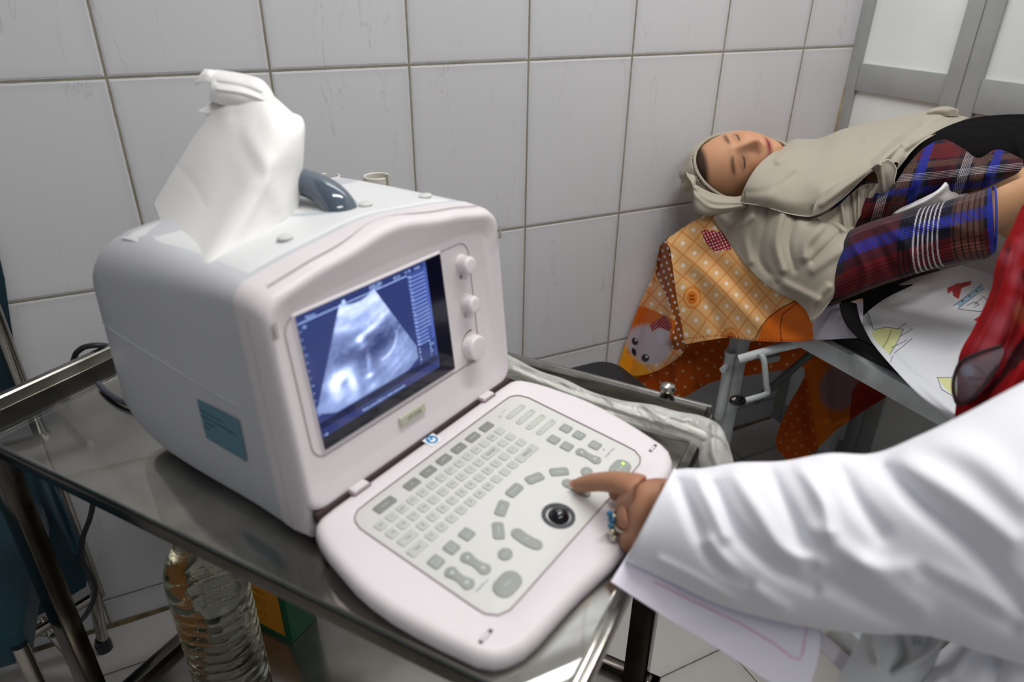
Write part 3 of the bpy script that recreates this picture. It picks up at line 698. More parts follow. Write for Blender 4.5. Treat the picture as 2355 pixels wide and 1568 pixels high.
ld = MB(); ld.lathe([(0, 0), (.0016, 0), (.0014, .0006), (0, .0009)], 0, 14, xf=lambda p: kx(p+np.array([.1121, -.1951, KZ+.0014]))); ksub('indicator_light', ld, mat('led_green', (0, 0, 0, 1), .4, emit=(.55, 1, .02, 1), estr=1.6))
for i, (x, y) in enumerate([(.0529, -.1475), (.0262, -.1330), (-.0033, -.1270), (-.0330, -.1325), (-.0597, -.1477)]):
    rot = [-.72, -.36, 0, .36, .72][i]; pts = []
    key(x, y, .0215, .0118, M_gkey, [(['M.Mark', 'Measure', 'Comment', 'Cine', 'Change'][i], 0, 0, .0034)], r=.003, rot=rot, pm=M_wprint, th=.0014)
def arcpts(cx_, cy_, R0, R1, a0, a1, n=12):
    p = [(cx_+R1*math.cos(math.radians(a0+(a1-a0)*k/n)), cy_+R1*math.sin(math.radians(a0+(a1-a0)*k/n))) for k in range(n+1)]
    q = [(cx_+R0*math.cos(math.radians(a1-(a1-a0)*k/n)), cy_+R0*math.sin(math.radians(a1-(a1-a0)*k/n))) for k in range(n+1)]
    rm = (R0+R1)/2; rr = (R1-R0)/2
    e_ = [(cx_+rm*math.cos(math.radians(a1))+rr*math.cos(math.radians(a1+30*k)), cy_+rm*math.sin(math.radians(a1))+rr*math.sin(math.radians(a1+30*k))) for k in range(1, 6)]
    s_ = [(cx_+rm*math.cos(math.radians(a0))+rr*math.cos(math.radians(a0+180+30*k)), cy_+rm*math.sin(math.radians(a0))+rr*math.sin(math.radians(a0+180+30*k))) for k in range(1, 6)]
    return p+e_+q+s_
TBX, TBY = -.0035, -.1818
for a0, a1, t in ((158, 202, 'Set'),):
    key(-.0505, -.1745, 0, 0, M_gkey, [(t, 0, 0, .004)], pts=arcpts(TBX, -.1740, .0415, .0545, 168, 194), pm=M_wprint, th=.0014)
key(.0455, -.171, 0, 0, M_gkey, None, pts=arcpts(TBX, -.1740, .0415, .0545, -14, 12), th=.0014)
tb = MB(); tb.lathe([(.0172, KZ-.0005), (.0172, KZ+.0012), (.0160, KZ+.0018), (.0130, KZ+.0014), (.0121, KZ-.0008)], 0, 40, xf=lambda p: kx(p+np.array([TBX, TBY, 0]))); 
ksub('trackball_ring', tb, mat('ring_rubber', L(58, 62, 68), .45))
bl = MB(); bm_ = bmesh.new(); bmesh.ops.create_uvsphere(bm_, u_segments=32, v_segments=16, radius=.0118); bl.bm(bm_, 0, xf=lambda p: kx(np.array([TBX, TBY, KZ-.0030]))+p*np.array([1, 1, 1.0])); ksub('trackball', bl, M_black)
kp = MB()
kp.add([(.0875, -.0385, KZ+.0002), (.1045, -.0385, KZ+.0002), (.1045, -.0378, KZ+.0002)], [[0, 1, 2]], 0, kx); kp.text('TGC', .0880, -.0415, .0036, KZ+.0002, 0, xf=kx)
kp.text('Acoustic Power', .1200, -.1735, .0034, KZ+.0002, 0, rot=0, xf=kx); kp.text('Depth/Focus', -.1215, -.1745, .0034, KZ+.0002, 0, xf=kx)
kp.lathe([(0, KZ+.0001), (.0011, KZ+.0001), (.0011, KZ+.0003), (0, KZ+.0003)], 0, 12, xf=lambda p: kx(p+np.array([.1199, -.1660, 0])))
ksub('keypad_print', kp, mat('print_blue_grey', L(112, 124, 148), .6), smooth=False)
for s in (-1, 1):
    k = MB(); k.box((s*.1608-.0085, -.2108, -.0006), (s*.1608+.0085, -.2070, .0002), 0, bev=.0003, xf=kx); k.box((s*.1608-.0055, -.2102, -.0004), (s*.1608+.0045, -.2076, .0006), 1, bev=.0003, xf=kx)
    ksub('latch_slot', k, [mat('slot_dark', L(48, 40, 52), .5), M_white])
    h = MB(); h.prism(rrect(s*.1072, -.0040, .0200, .0135, .0012), -.010, .0034, 0, bev=.0012); h.prism(rrect(s*.1072, -.0045, .0235, .0160, .001), -.010, .0008, 1)
    mp('hinge', h, [M_white, M_groove])
hs = MB(); hs.box((-.160, -.0040, -.012), (.160, .003, .0006), bev=.001); mp('hinge_gap', hs, mat('gap_dark', L(70, 52, 52), .7))
sk_ = MB(); sk_.prism(rrect(0, -.0105, .0185, .0172, .0006), 0, .0002, 0, xf=lambda p: kx(p+np.array([0, 0, .0004])))
X = lambda p: kx(p+np.array([.0, -.0105, .00065])); disc(sk_, 0, 0, 0, .0070, 0, 360, 1, 0, 28, X)
sk_.add([(-.004, -.0035, .0001), (.0005, -.0045, .0001), (.0035, -.0035, .0001), (.0042, .0015, .0001), (.0015, .0005, .0001), (.0005, -.001, .0001), (-.0035, .001, .0001)], [[0, 1, 2, 3, 4, 5, 6]], 2, X)
disc(sk_, -.001, .0034, 0, .0014, 0, 360, 2, .0001, 14, X)
o = mp('manual_sticker', sk_, [mat('sticker_white', L(232), .4), mat('sticker_blue', L(20, 128, 190), .4), mat('sticker_mark', L(235), .4)], smooth=False); o['label'] = 'white sticker with blue round symbol'
tag_ = MB(); tag_.box((-.0195, -.0003, -.0035), (.0195*0-.004, .0003, .0035), xf=lambda p: kx(np.array([-.1735+p[1], -.165+p[0], -.0125+p[2]])))
# ================================================================== TISSUE PAPER ON TOP
M_tis = mat('tissue_paper', L(236, 234, 232), .85, trans=0, bump=(260, .25, .0008), sheen=.1)
def tpaint(U, V): return None
tis = [[(352, 470, .795), (400, 388, .790), (440, 322, .785), (478, 262, .78), (492, 214, .785), (500, 190, .79), (520, 175, .80)],
       [(372, 520, .745), (430, 440, .742), (480, 360, .74), (520, 290, .745), (545, 225, .755), (555, 190, .765), (560, 172, .785)],
       [(405, 575, .690), (470, 500, .700), (525, 420, .708), (566, 340, .715), (590, 262, .733), (600, 205, .755), (600, 182, .775)],
       [(466, 622, .640), (520, 545, .662), (575, 460, .682), (612, 372, .700), (628, 290, .722), (628, 240, .750), (622, 205, .775)],
       [(560, 575, .672), (598, 500, .690), (630, 425, .704), (655, 350, .715), (664, 300, .732), (655, 260, .760), (640, 235, .785)],
       [(640, 530, .712), (660, 465, .722), (676, 400, .732), (688, 345, .740), (692, 300, .750), (688, 274, .775), (672, 258, .80)],
       [(682, 506, .748), (690, 450, .752), (696, 390, .756), (700, 330, .762), (701, 290, .770), (694, 270, .79), (682, 262, .815)]]
tr = empty('tissue_sheet', tuple(D(500, 560, .70)))
tag(tr, 'crumpled folded white tissue paper standing on top of the ultrasound machine', 'tissue')
def under(o, root):
    o.parent = root; o.location = -Vector(root.location) if root.rotation_euler.z == 0 else o.location; return o
FT_ = [([(612, 370), (560, 440), (500, 540), (470, 610)], 16, .006), ([(520, 250), (600, 380), (650, 470), (672, 500)], 22, .010), ([(412, 385), (450, 430), (470, 470)], 7, -.002),
       ([(560, 180), (620, 215), (640, 240)], 10, .005), ([(540, 270), (560, 330), (600, 400)], 18, -.009), ([(480, 600), (600, 540), (660, 500)], 9, .003), ([(500, 200), (560, 215), (610, 232)], 5, -.003)]
FT_ = [(p, w_*1.2, a*.5) for p, w_, a in FT_]
under(relief('front_fold', tis, 90, 90, M_tis, folds=FT_, thick=.0010), tr)
bk = [[(u+(4 if i > 1 else -1), v-2, d+.030+.012*math.sin(i+j)) for j, (u, v, d) in enumerate(r)] for i, r in enumerate(tis)]
bk = [[(420, 500, .80), (450, 400, .80), (480, 320, .80), (500, 262, .80), (505, 220, .80), (515, 190, .80)], [(500, 520, .78), (540, 430, .78), (570, 350, .78), (590, 280, .79), (590, 220, .79), (590, 186, .795)],
      [(600, 520, .775), (630, 430, .775), (650, 350, .78), (655, 290, .785), (650, 250, .79), (635, 225, .80)], [(670, 505, .765), (682, 430, .77), (690, 350, .78), (692, 300, .785), (690, 280, .79), (676, 262, .80)]]
under(relief('back_fold', bk, 40, 40, M_tis, thick=.0010), tr)
fl = [[(498, 160, .805), (520, 163, .79), (560, 170, .775), (598, 185, .765), (628, 232, .77)], [(488, 172, .785), (512, 180, .77), (555, 192, .755), (600, 205, .75), (632, 238, .76)],
      [(484, 198, .772), (508, 212, .758), (550, 222, .745), (598, 232, .745), (630, 246, .757)], [(482, 232, .772), (506, 240, .76), (548, 250, .75), (590, 252, .75), (626, 252, .76)]]
under(relief('top_fold', fl, 40, 50, M_tis, folds=[([(500, 190), (560, 200), (610, 220)], 4, -.003), ([(500, 205), (560, 214), (612, 232)], 4, .003)], thick=.0012), tr)
fl = [[(447, 195, .79), (450, 186, .79), (458, 174, .79), (470, 158, .795)], [(463, 188, .785), (466, 180, .785), (474, 168, .785), (486, 160, .79)], [(486, 196, .78), (488, 186, .78), (490, 172, .785), (500, 162, .80)], [(500, 215, .78), (504, 200, .78), (510, 180, .78), (516, 166, .79)]]
under(relief('torn_corner', fl, 24, 24, M_tis, thick=.0010, wob=.001), tr)
fl = [[(455, 256, .78), (458, 252, .78), (464, 250, .78)], [(470, 260, .778), (474, 250, .778), (478, 242, .778)], [(486, 262, .776), (490, 245, .776), (494, 230, .776)], [(505, 262, .77), (512, 240, .77), (518, 220, .77)]]
under(relief('torn_corner', fl, 16, 16, M_tis, thick=.0010), tr)

# ================================================================== BED
M_bed = mat('painted_bed_tube', L(206, 212, 214), .38, noise=(22, L(130, 134, 132), .35))
BX0, BX1, BY0, BY1, BZ = 1.165, 1.655, -.16, -2.05, .592
bed = empty('examination_bed', ((BX0+BX1)/2, -1.0, 0))
tag(bed, 'grey painted steel tube examination bed carrying the patient beside the wall', 'bed')
def bpart(n, mb, m=M_bed, **k):
    o = mb.build(n, m, bed, **k); o.location = -Vector(bed.location); return o
f = MB()
f.box((BX0, BY1, BZ), (BX0+.03, BY0, BZ+.040), bev=.003); f.box((BX1-.03, BY1, BZ), (BX1, BY0, BZ+.040), bev=.003)
f.box((BX0+.03, BY0-.03, BZ), (BX1-.03, BY0, BZ+.040), bev=.003); f.box((BX0+.03, BY1, BZ), (BX1-.03, BY1+.03, BZ+.040), bev=.003)
for y in (-.62, -1.1, -1.6): f.box((BX0+.03, y-.015, BZ+.004), (BX1-.03, y+.015, BZ+.032), bev=.003)
bpart('frame', f)
PX0, PY0 = 1.20, -.252
for x, y in ((PX0, PY0), (BX1-.03, PY0), (PX0, -1.95), (BX1-.03, -1.95)):
    bpart('leg', MB().box((x-.017, y-.017, .02), (x+.017, y+.017, BZ), bev=.003)); 
    bpart('foot_cap', MB().box((x-.02, y-.02, 0), (x+.02, y+.02, .025), bev=.004), bpy.data.materials.get('foot_rubber') or mat('foot_rubber', L(34), .7))
st = MB()
for x in (1.105+.02, BX1-.02): st.box((x-.02, -1.95, .075), (x+.02, -.7, .115), bev=.003)
bpart('lower_stretcher', st)
cb = MB(); cb.box((PX0, PY0-.010, .50), (BX1-.03, PY0+.010, .535), bev=.003); bpart('cross_bar', cb)
dp = MB(); s0 = D(1690, 838, depth_of((PX0, PY0, .45))-.02); s1 = D(1664, 942, depth_of((PX0, PY0, .3))-.035)
# drip-stand socket: an open round tube fixed to the post
sv = np.array([PX0-.034, PY0-.012, 0]); rr = []
for z, r in ((.305, .0125), (.480, .0125), (.484, .0145), (.490, .0145), (.490, .0100), (.40, .0100)):
    rr.append([(sv[0]+r*math.cos(2*PI*k/24), sv[1]+r*math.sin(2*PI*k/24), z) for k in range(24)])
sk2 = MB(); sk2.loft(rr, cap=(True, True)); sk2.tube([(sv[0]-.012, sv[1]-.006, .456), (sv[0]-.030, sv[1]-.014, .454)], .008, n=14); sk2.tube([(sv[0], sv[1], .33), (PX0, PY0, .33)], .008, n=10)
bpart('drip_stand_socket', sk2)
cr = MB(); cq = [D(1748, 812, 1.50), D(1757, 830, 1.50), D(1762, 880, 1.52), D(1765, 902, 1.53), D(1757, 908, 1.52), D(1738, 914, 1.50), D(1706, 923, 1.48)]
cr.tube(cq, .0065, n=12, smooth=6); bpart('crank', cr, mat('crank_paint', L(188, 194, 196), .35))
k = MB(); a = D(1712, 921, 1.48); b = D(1680, 921, 1.46); t = b-a; k.tube([a+t*q for q in (0, .1, .3, .6, .85, 1.0)], [.004, .009, .0125, .0125, .010, .004], n=16); bpart('crank_knob', k, M_black)
lk = MB(); lk.tube([D(1700, 826, 1.53), D(1790, 800, 1.50), D(1870, 782, 1.45)], .010, n=10); bpart('linkage_bar', lk); lk = MB(); lk.box(tuple(PX(1765, 822, 1.26)-np.array([.02, .02, .004])), tuple(PX(1765, 822, 1.26)+np.array([.02, .02, .012])), bev=.002)
bpart('linkage_bracket', lk)
dg = MB(); dg.tube([D(1735, 925, 1.66), D(1810, 860, 1.62), D(1880, 800, 1.56)], .0085, n=10); bpart('brace', dg, mat('dark_brace', L(74, 78, 80), .4))
mt = MB(); mt.box((BX0+.012, BY1+.01, BZ+.041), (BX1-.005, BY0+.005, .668), bev=.012, seg=3)
mo = mt.build('mattress', mat('black_vinyl', L(9, 9, 10), .45)); tag(mo, 'thin black mattress showing between the bed rail and the white sheet', 'mattress')

# ================================================================== CLOTHS
def hexmix(c, m, k): return c*(1-m[..., None])+np.array(k)[None, None]*m[..., None]
def smooth(x, a, b): t = np.clip((x-a)/(b-a), 0, 1); return t*t*(3-2*t)
def srgb(r, g, b): return [s2l(r), s2l(g), s2l(b)]
def seg_mask(U, V, pts, w_):
    best = np.full(U.shape, 1e9)
    for a, b in zip(pts[:-1], pts[1:]):
        a = np.array(a, float); b = np.array(b, float); d = b-a; t = np.clip(((U-a[0])*d[0]+(V-a[1])*d[1])/(d@d), 0, 1)
        best = np.minimum(best, np.hypot(U-a[0]-t*d[0], V-a[1]-t*d[1]))
    return 1-smooth(best, w_*.6, w_*1.4)
def poly_mask(U, V, pts):
    ins = np.zeros(U.shape, bool); n = len(pts); j = n-1
    for i in range(n):
        xi, yi = pts[i]; xj, yj = pts[j]
        c = ((yi > V) != (yj > V)) & (U < (xj-xi)*(V-yi)/(yj-yi+1e-9)+xi); ins ^= c; j = i
    return ins.astype(float)
def ell_mask(U, V, x, y, a, b, rot=0, soft=.15):
    c, s = math.cos(rot), math.sin(rot); q = np.hypot((c*(U-x)+s*(V-y))/a, (-s*(U-x)+c*(V-y))/b); return 1-smooth(q, 1-soft, 1+soft)
M_cot = mat('printed_cotton', rough=.85, vcol='Col', bump=(700, .15, .0005), sheen=.05, spec=.25)
def lattice(U, V, base, line_, dot, per=43, warp=0):
    a = (U*.78+V*.62)+warp*np.sin(V*.02); b = (U*.70-V*.71)+warp*np.sin(U*.022)
    A = a/per; B = b/per
    da = np.abs(A-np.round(A))*per; db = np.abs(B-np.round(B))*per
    c = np.ones(U.shape+(3,))*np.array(base)
    ln = np.maximum(1-smooth(da, 1.0, 2.6), 1-smooth(db, 1.0, 2.6)); c = hexmix(c, ln*.75, line_)
    for ox, oy in ((.5, .5), (0, .5), (.5, 0), (0, 0)):
        fa = (A-ox)-np.round(A-ox); fb = (B-oy)-np.round(B-oy); r = np.hypot(fa, fb)*per
        c = hexmix(c, (1-smooth(r, 3.2, 5.6)) * (1 if ox == oy == .5 or True else 0)*.85*(1 if (ox, oy) in ((.5, .5), ) else .0), dot)
    return c
def front_paint(U, V):
    c = lattice(U, V, srgb(226, 176, 118), srgb(214, 128, 52), srgb(240, 232, 222), 36, 6)
    m = poly_mask(U, V, [(1735, 800), (1752, 750), (1785, 712), (1850, 680), (1872, 690), (1868, 740), (1880, 800)]); c = hexmix(c, m, srgb(212, 106, 26))
    m = poly_mask(U, V, [(1868, 735), (1885, 700), (2000, 690), (2000, 800), (1872, 800)]); c = hexmix(c, m, srgb(176, 172, 184))
    c = hexmix(c, seg_mask(U, V, [(1733, 790), (1750, 752), (1768, 730), (1800, 706), (1852, 682)], 1.2), srgb(70, 26, 8))
    c = hexmix(c, seg_mask(U, V, [(1798, 790), (1794, 752), (1800, 722), (1850, 684)], 1.0), srgb(70, 26, 8))
    m = poly_mask(U, V, [(1612, 530), (1628, 529), (1668, 533), (1692, 556), (1680, 574), (1640, 578), (1622, 556)]); 
    dts = ((np.sin(U*.55+V*.2)*np.sin(V*.6-U*.25)) > .42).astype(float)
    rc = np.ones(U.shape+(3,))*np.array(srgb(158, 24, 42)); rc = hexmix(rc, dts, srgb(226, 214, 210)); c = c*(1-m[..., None])+rc*m[..., None]
    for x, y in ((1592, 684), (1680, 778)):
        c = hexmix(c, ell_mask(U, V, x, y, 21, 26), srgb(214, 122, 40)); c = hexmix(c, ell_mask(U, V, x, y, 17, 21), srgb(226, 160, 92)); c = hexmix(c, ell_mask(U, V, x, y, 12, 15), srgb(208, 112, 30))
        for dx, dy in ((-2.5, -4), (3, -4), (-2.5, 4), (3, 4)): c = hexmix(c, ell_mask(U, V, x+dx, y+dy, 2, 2.4), srgb(50, 24, 14))
    hem = (np.abs(V-(782-10*np.exp(-((U-1650)/70)**2))) < 1.8) & (((U*.25).astype(int) % 2) == 0); c = hexmix(c, hem.astype(float)*.7, srgb(150, 40, 30))
    return c
def back_row(r, off):
    out_ = []
    for u, v, d in r:
        p = D(u, v, d)+np.array(off); q = CM @ (p-CAM); out_.append((IW/2+FP*q[0]/q[2], IH/2-FP*q[1]/q[2], q[2]))
    return out_
osh = empty('patterned_bedsheet', tuple(PX(1700, 640, 1.14)))
tag(osh, 'orange patterned bedsheet with lattice and button print hanging below the patient\'s head', 'bedsheet')
FR = [[(1540, 545, 1.655), (1600, 507, 1.64), (1660, 498, 1.62), (1720, 520, 1.58), (1790, 560, 1.52), (1850, 600, 1.47), (1920, 640, 1.42), (1985, 660, 1.40)],
      [(1543, 580, 1.625), (1600, 560, 1.60), (1665, 560, 1.56), (1730, 585, 1.51), (1795, 618, 1.455), (1855, 645, 1.41), (1920, 668, 1.37), (1985, 682, 1.35)],
      [(1550, 640, 1.618), (1605, 625, 1.59), (1668, 625, 1.545), (1735, 645, 1.49), (1800, 670, 1.435), (1860, 692, 1.385), (1920, 706, 1.34), (1985, 716, 1.31)],
      [(1560, 710, 1.635), (1612, 700, 1.60), (1672, 698, 1.555), (1738, 708, 1.50), (1802, 722, 1.44), (1862, 735, 1.385), (1920, 742, 1.335), (1982, 750, 1.29)],
      [(1575, 792, 1.66), (1620, 784, 1.62), (1676, 777, 1.57), (1740, 784, 1.51), (1803, 786, 1.45), (1862, 783, 1.39), (1920, 780, 1.33), (1980, 776, 1.27)]]
FR = [back_row(FR[0], (.36, .06, -.03)), back_row(FR[0], (.14, .02, .012))]+FR
FF = [([(1600, 560), (1680, 640), (1790, 740), (1850, 780)], 22, -.014), ([(1560, 560), (1640, 640), (1740, 740)], 20, .008), ([(1700, 560), (1760, 640), (1850, 720)], 20, .008), ([(1590, 640), (1640, 720), (1660, 780)], 18, -.007), ([(1930, 700), (1945, 760)], 18, .010)]
under(relief('front_drop', FR, 250, 330, M_cot, folds=FF, paint=front_paint), osh)
def side_paint(U, V):
    c = lattice(U, V, srgb(222, 172, 122), srgb(206, 122, 60), srgb(240, 232, 224), 30, 3)
    m = poly_mask(U, V, [(1440, 735), (1468, 702), (1500, 712), (1560, 740), (1560, 800), (1400, 800)]); c = hexmix(c, m, srgb(206, 104, 24))
    m = poly_mask(U, V, [(1380, 800), (1445, 780), (1470, 830), (1500, 860), (1460, 900), (1380, 900)]); c = hexmix(c, m, srgb(232, 156, 22))
    m = poly_mask(U, V, [(1516, 545), (1538, 540), (1552, 600), (1562, 680), (1578, 810), (1538, 800), (1554, 740), (1532, 680), (1508, 630)])
    d = ((np.sin(U*.31+V*.11)*np.sin(V*.27-U*.13)) > .62).astype(float); bc = np.ones(U.shape+(3,))*np.array(srgb(150, 76, 26)); bc = hexmix(bc, d, srgb(214, 206, 206)); c = c*(1-m[..., None])+bc*m[..., None]
    # a plain grey animal face with a polka bow
    m = ell_mask(U, V, 1492, 792, 52, 44, .5); c = hexmix(c, m, srgb(190, 178, 184))
    for x, y, a, b in ((1460, 785, 7, 9), (1484, 823, 9, 9), (1458, 809, 5, 10)): c = hexmix(c, ell_mask(U, V, x, y, a, b, -.3), srgb(40, 34, 40))
    c = hexmix(c, ell_mask(U, V, 1462, 782, 2, 3), srgb(220, 216, 220)); c = hexmix(c, ell_mask(U, V, 1487, 820, 2.5, 3), srgb(220, 216, 220)); c = hexmix(c, ell_mask(U, V, 1446, 809, 4, 5)*.6, srgb(200, 80, 90))
    c = hexmix(c, ell_mask(U, V, 1526, 770, 14, 22, .3), srgb(196, 188, 196))
    m = poly_mask(U, V, [(1494, 748), (1512, 735), (1530, 724), (1545, 748), (1540, 762), (1516, 752), (1500, 762)]); dd = ((np.sin(U*.8)*np.sin(V*.8)) > .5).astype(float)
    rc = hexmix(np.ones(U.shape+(3,))*np.array(srgb(150, 30, 44)), dd*.7, srgb(214, 190, 190)); c = c*(1-m[..., None])+rc*m[..., None]
    return c
SD = [[(1518, 568, 1.80), (1526, 556, 1.72), (1536, 546, 1.67), (1550, 540, 1.64)],
      [(1503, 632, 1.83), (1520, 632, 1.73), (1536, 632, 1.665), (1556, 632, 1.622)],
      [(1472, 700, 1.87), (1500, 706, 1.76), (1530, 712, 1.685), (1562, 712, 1.635)],
      [(1446, 770, 1.91), (1484, 782, 1.79), (1528, 792, 1.71), (1574, 796, 1.665)],
      [(1420, 850, 1.95), (1462, 864, 1.84), (1512, 852, 1.76), (1558, 824, 1.71)]]
under(relief('side_drop', SD, 210, 120, M_cot, folds=[([(1530, 560), (1540, 660), (1545, 780)], 12, .012)], paint=side_paint), osh)
def dot_paint(U, V):
    c = np.ones(U.shape+(3,))*np.array(srgb(204, 92, 22)); a = (U*.8+V*.6)/26; b = (-U*.6+V*.8)/26
    r = np.hypot(a-np.round(a), b-np.round(b)); c = hexmix(c, (1-smooth(r, .08, .17))*.8, srgb(238, 190, 140))
    c = hexmix(c, poly_mask(U, V, [(1380, 830), (1450, 830), (1478, 856), (1440, 900), (1380, 900)]), srgb(226, 150, 26)); return c
blk = empty('dotted_blanket', tuple(D(1540, 860, 1.9)))
tag(blk, 'orange white dotted blanket hanging in folds under the head end of the bed', 'blanket')
BL = [[(1446, 872, 1.98), (1500, 830, 1.93), (1560, 780, 1.88), (1640, 770, 1.84), (1740, 770, 1.80), (1860, 760, 1.74)],
      [(1458, 890, 1.97), (1510, 862, 1.92), (1566, 830, 1.87), (1640, 810, 1.84), (1740, 800, 1.80), (1860, 790, 1.75)],
      [(1480, 905, 1.97), (1525, 890, 1.92), (1574, 868, 1.87), (1640, 845, 1.84), (1740, 830, 1.80), (1860, 815, 1.75)],
      [(1505, 915, 1.98), (1545, 925, 1.93), (1584, 908, 1.88), (1640, 878, 1.85), (1740, 860, 1.81), (1860, 840, 1.76)]]
under(relief('hanging_fold', BL, 110, 230, M_cot, folds=[([(1560, 800), (1555, 920)], 16, .02), ([(1600, 800), (1610, 880)], 14, -.015), ([(1500, 860), (1520, 910)], 12, -.01)], paint=dot_paint), blk)
# hanging lobe on the far side, under the mattress
lob = empty('hanging_blanket_corner', tuple(D(1840, 960, 1.9)))
tag(lob, 'dark orange blanket corner hanging to a rounded tip beneath the middle of the bed', 'blanket')
def lobe_paint(U, V):
    c = np.ones(U.shape+(3,))*np.array(srgb(196, 84, 24)); m = poly_mask(U, V, [(1848, 830), (1870, 960), (1890, 1080), (2100, 1000), (2100, 800)]); c = hexmix(c, m, srgb(214, 110, 20))
    a = (U*.8+V*.6)/22; b = (-U*.6+V*.8)/22; r = np.hypot(a-np.round(a), b-np.round(b)); c = hexmix(c, (1-smooth(r, .08, .17))*.7*(1-m), srgb(226, 170, 120))
    c = hexmix(c, ell_mask(U, V, 1930, 890, 45, 55, .3), srgb(150, 116, 120)); c = hexmix(c, poly_mask(U, V, [(1960, 900), (2000, 840), (2070, 850), (2010, 960), (1950, 1000)]), srgb(150, 40, 26)); return c
LB = [[(1775, 800, 1.92), (1830, 790, 1.90), (1900, 790, 1.86), (1980, 800, 1.80), (2070, 830, 1.72)],
      [(1850, 850, 1.90), (1880, 850, 1.88), (1930, 860, 1.85), (1990, 865, 1.80), (2062, 868, 1.74)],
      [(1815, 930, 1.90), (1855, 935, 1.87), (1905, 935, 1.84), (1965, 925, 1.80), (2045, 905, 1.75)],
      [(1786, 1000, 1.90), (1830, 1005, 1.86), (1875, 1000, 1.84), (1925, 972, 1.80), (1985, 945, 1.77)],
      [(1788, 1035, 1.91), (1812, 1058, 1.88), (1845, 1062, 1.86), (1880, 1030, 1.83), (1915, 990, 1.80)]]
under(relief('folded_tip', LB, 120, 120, M_cot, folds=[([(1850, 850), (1860, 960), (1880, 1050)], 14, -.015), ([(1900, 850), (1900, 960)], 14, .012)], paint=lobe_paint), lob)
# white printed sheet on the mattress
wsh = empty('white_printed_sheet', tuple(PZ(2150, 760, .70)))
tag(wsh, 'white bedsheet with line drawings spread over the black mattress beside the patient\'s arm', 'bedsheet')
def white_paint(U, V):
    c = np.ones(U.shape+(3,))*np.array(srgb(212, 214, 220)); ink = srgb(66, 66, 74); yel = srgb(206, 208, 150); red = srgb(176, 44, 50); blu = srgb(146, 180, 204)
    c = hexmix(c, poly_mask(U, V, [(2003, 768), (2012, 758), (2035, 752), (2076, 757), (2060, 790), (2045, 815), (2035, 806), (2015, 785)]), yel)
    c = hexmix(c, poly_mask(U, V, [(2156, 868), (2190, 870), (2205, 905), (2195, 912), (2172, 890)]), yel)
    c = hexmix(c, poly_mask(U, V, [(1985, 720), (1986, 700), (1998, 722), (2008, 756), (1995, 745)])*.5, srgb(150, 150, 160))
    for P_ in ([(1985, 722), (1986, 700), (1998, 724), (2008, 756)], [(2010, 758), (2035, 752), (2078, 757), (2062, 790), (2046, 815)], [(2050, 760), (2040, 785), (2030, 800)], [(2062, 757), (2085, 742)], [(2072, 772), (2098, 756)], [(2050, 800), (2085, 782)],
               [(2056, 812), (2078, 795), (2098, 778)], [(2048, 832), (2053, 818)], [(2156, 868), (2165, 895), (2190, 910)], [(2156, 868), (2195, 868)], [(2240, 700), (2262, 682), (2270, 690)], [(2206, 711), (2250, 716), (2282, 712)], [(2225, 702), (2240, 694), (2252, 700), (2240, 706)]):
        c = hexmix(c, seg_mask(U, V, P_, .8), ink)
    tube = poly_mask(U, V, [(2195, 700), (2258, 655), (2263, 662), (2203, 708)]); c = hexmix(c, tube, blu); c = hexmix(c, seg_mask(U, V, [(2193, 703), (2258, 654)], .8), ink); c = hexmix(c, seg_mask(U, V, [(2203, 709), (2264, 663)], .8), ink)
    c = hexmix(c, ell_mask(U, V, 2199, 706, 6, 4, -.6), srgb(230, 230, 232)); 
    for k in range(3): c = hexmix(c, ell_mask(U, V, 2214+16*k, 692-11.5*k, 3, 2, -.6), ink)
    c = hexmix(c, poly_mask(U, V, [(2178, 662), (2200, 652), (2235, 645), (2232, 655), (2212, 662), (2205, 688), (2192, 680), (2190, 668), (2180, 676)]), red)
    c = hexmix(c, poly_mask(U, V, [(2276, 690), (2285, 660), (2310, 640), (2360, 640), (2360, 690), (2300, 682)]), red)
    c = hexmix(c, poly_mask(U, V, [(2239, 735), (2262, 722), (2280, 712), (2300, 730), (2275, 745), (2262, 746)]), red)
    return c
WS = [[(1964, 700, 1.400), (1995, 682, 1.41), (2035, 670, 1.42), (2100, 640, 1.45), (2190, 615, 1.47), (2290, 590, 1.49), (2400, 570, 1.48)],
      [(1968, 722, 1.375), (2015, 715, 1.375), (2075, 708, 1.375), (2140, 690, 1.385), (2220, 672, 1.39), (2310, 655, 1.395), (2420, 640, 1.38)],
      [(2003, 784, 1.305), (2050, 778, 1.305), (2110, 765, 1.310), (2175, 750, 1.315), (2250, 735, 1.315), (2330, 725, 1.31), (2430, 715, 1.29)],
      [(2058, 850, 1.225), (2100, 842, 1.235), (2150, 830, 1.245), (2210, 820, 1.245), (2280, 810, 1.235), (2350, 800, 1.225), (2440, 790, 1.20)],
      [(2126, 920, 1.150), (2160, 915, 1.160), (2205, 905, 1.170), (2260, 895, 1.170), (2320, 885, 1.16), (2380, 875, 1.145), (2450, 865, 1.12)],
      [(2200, 975, 1.080), (2230, 975, 1.085), (2270, 970, 1.09), (2320, 965, 1.09), (2370, 960, 1.08), (2420, 955, 1.06), (2470, 945, 1.04)],
      [(2330, 1060, .98), (2350, 1060, .985), (2380, 1055, .99), (2420, 1050, .99), (2460, 1045, .98), (2500, 1040, .97), (2540, 1030, .95)]]
WF = [([(1990, 700), (2100, 720), (2250, 770), (2360, 800)], 20, .012), ([(2060, 690), (2180, 720), (2300, 770)], 18, -.010), ([(1970, 715), (2010, 785), (2060, 850), (2130, 920), (2200, 972)], 7, .004), ([(2030, 790), (2090, 850), (2160, 905), (2220, 955)], 10, -.004), ([(2150, 640), (2290, 620)], 14, .01)]
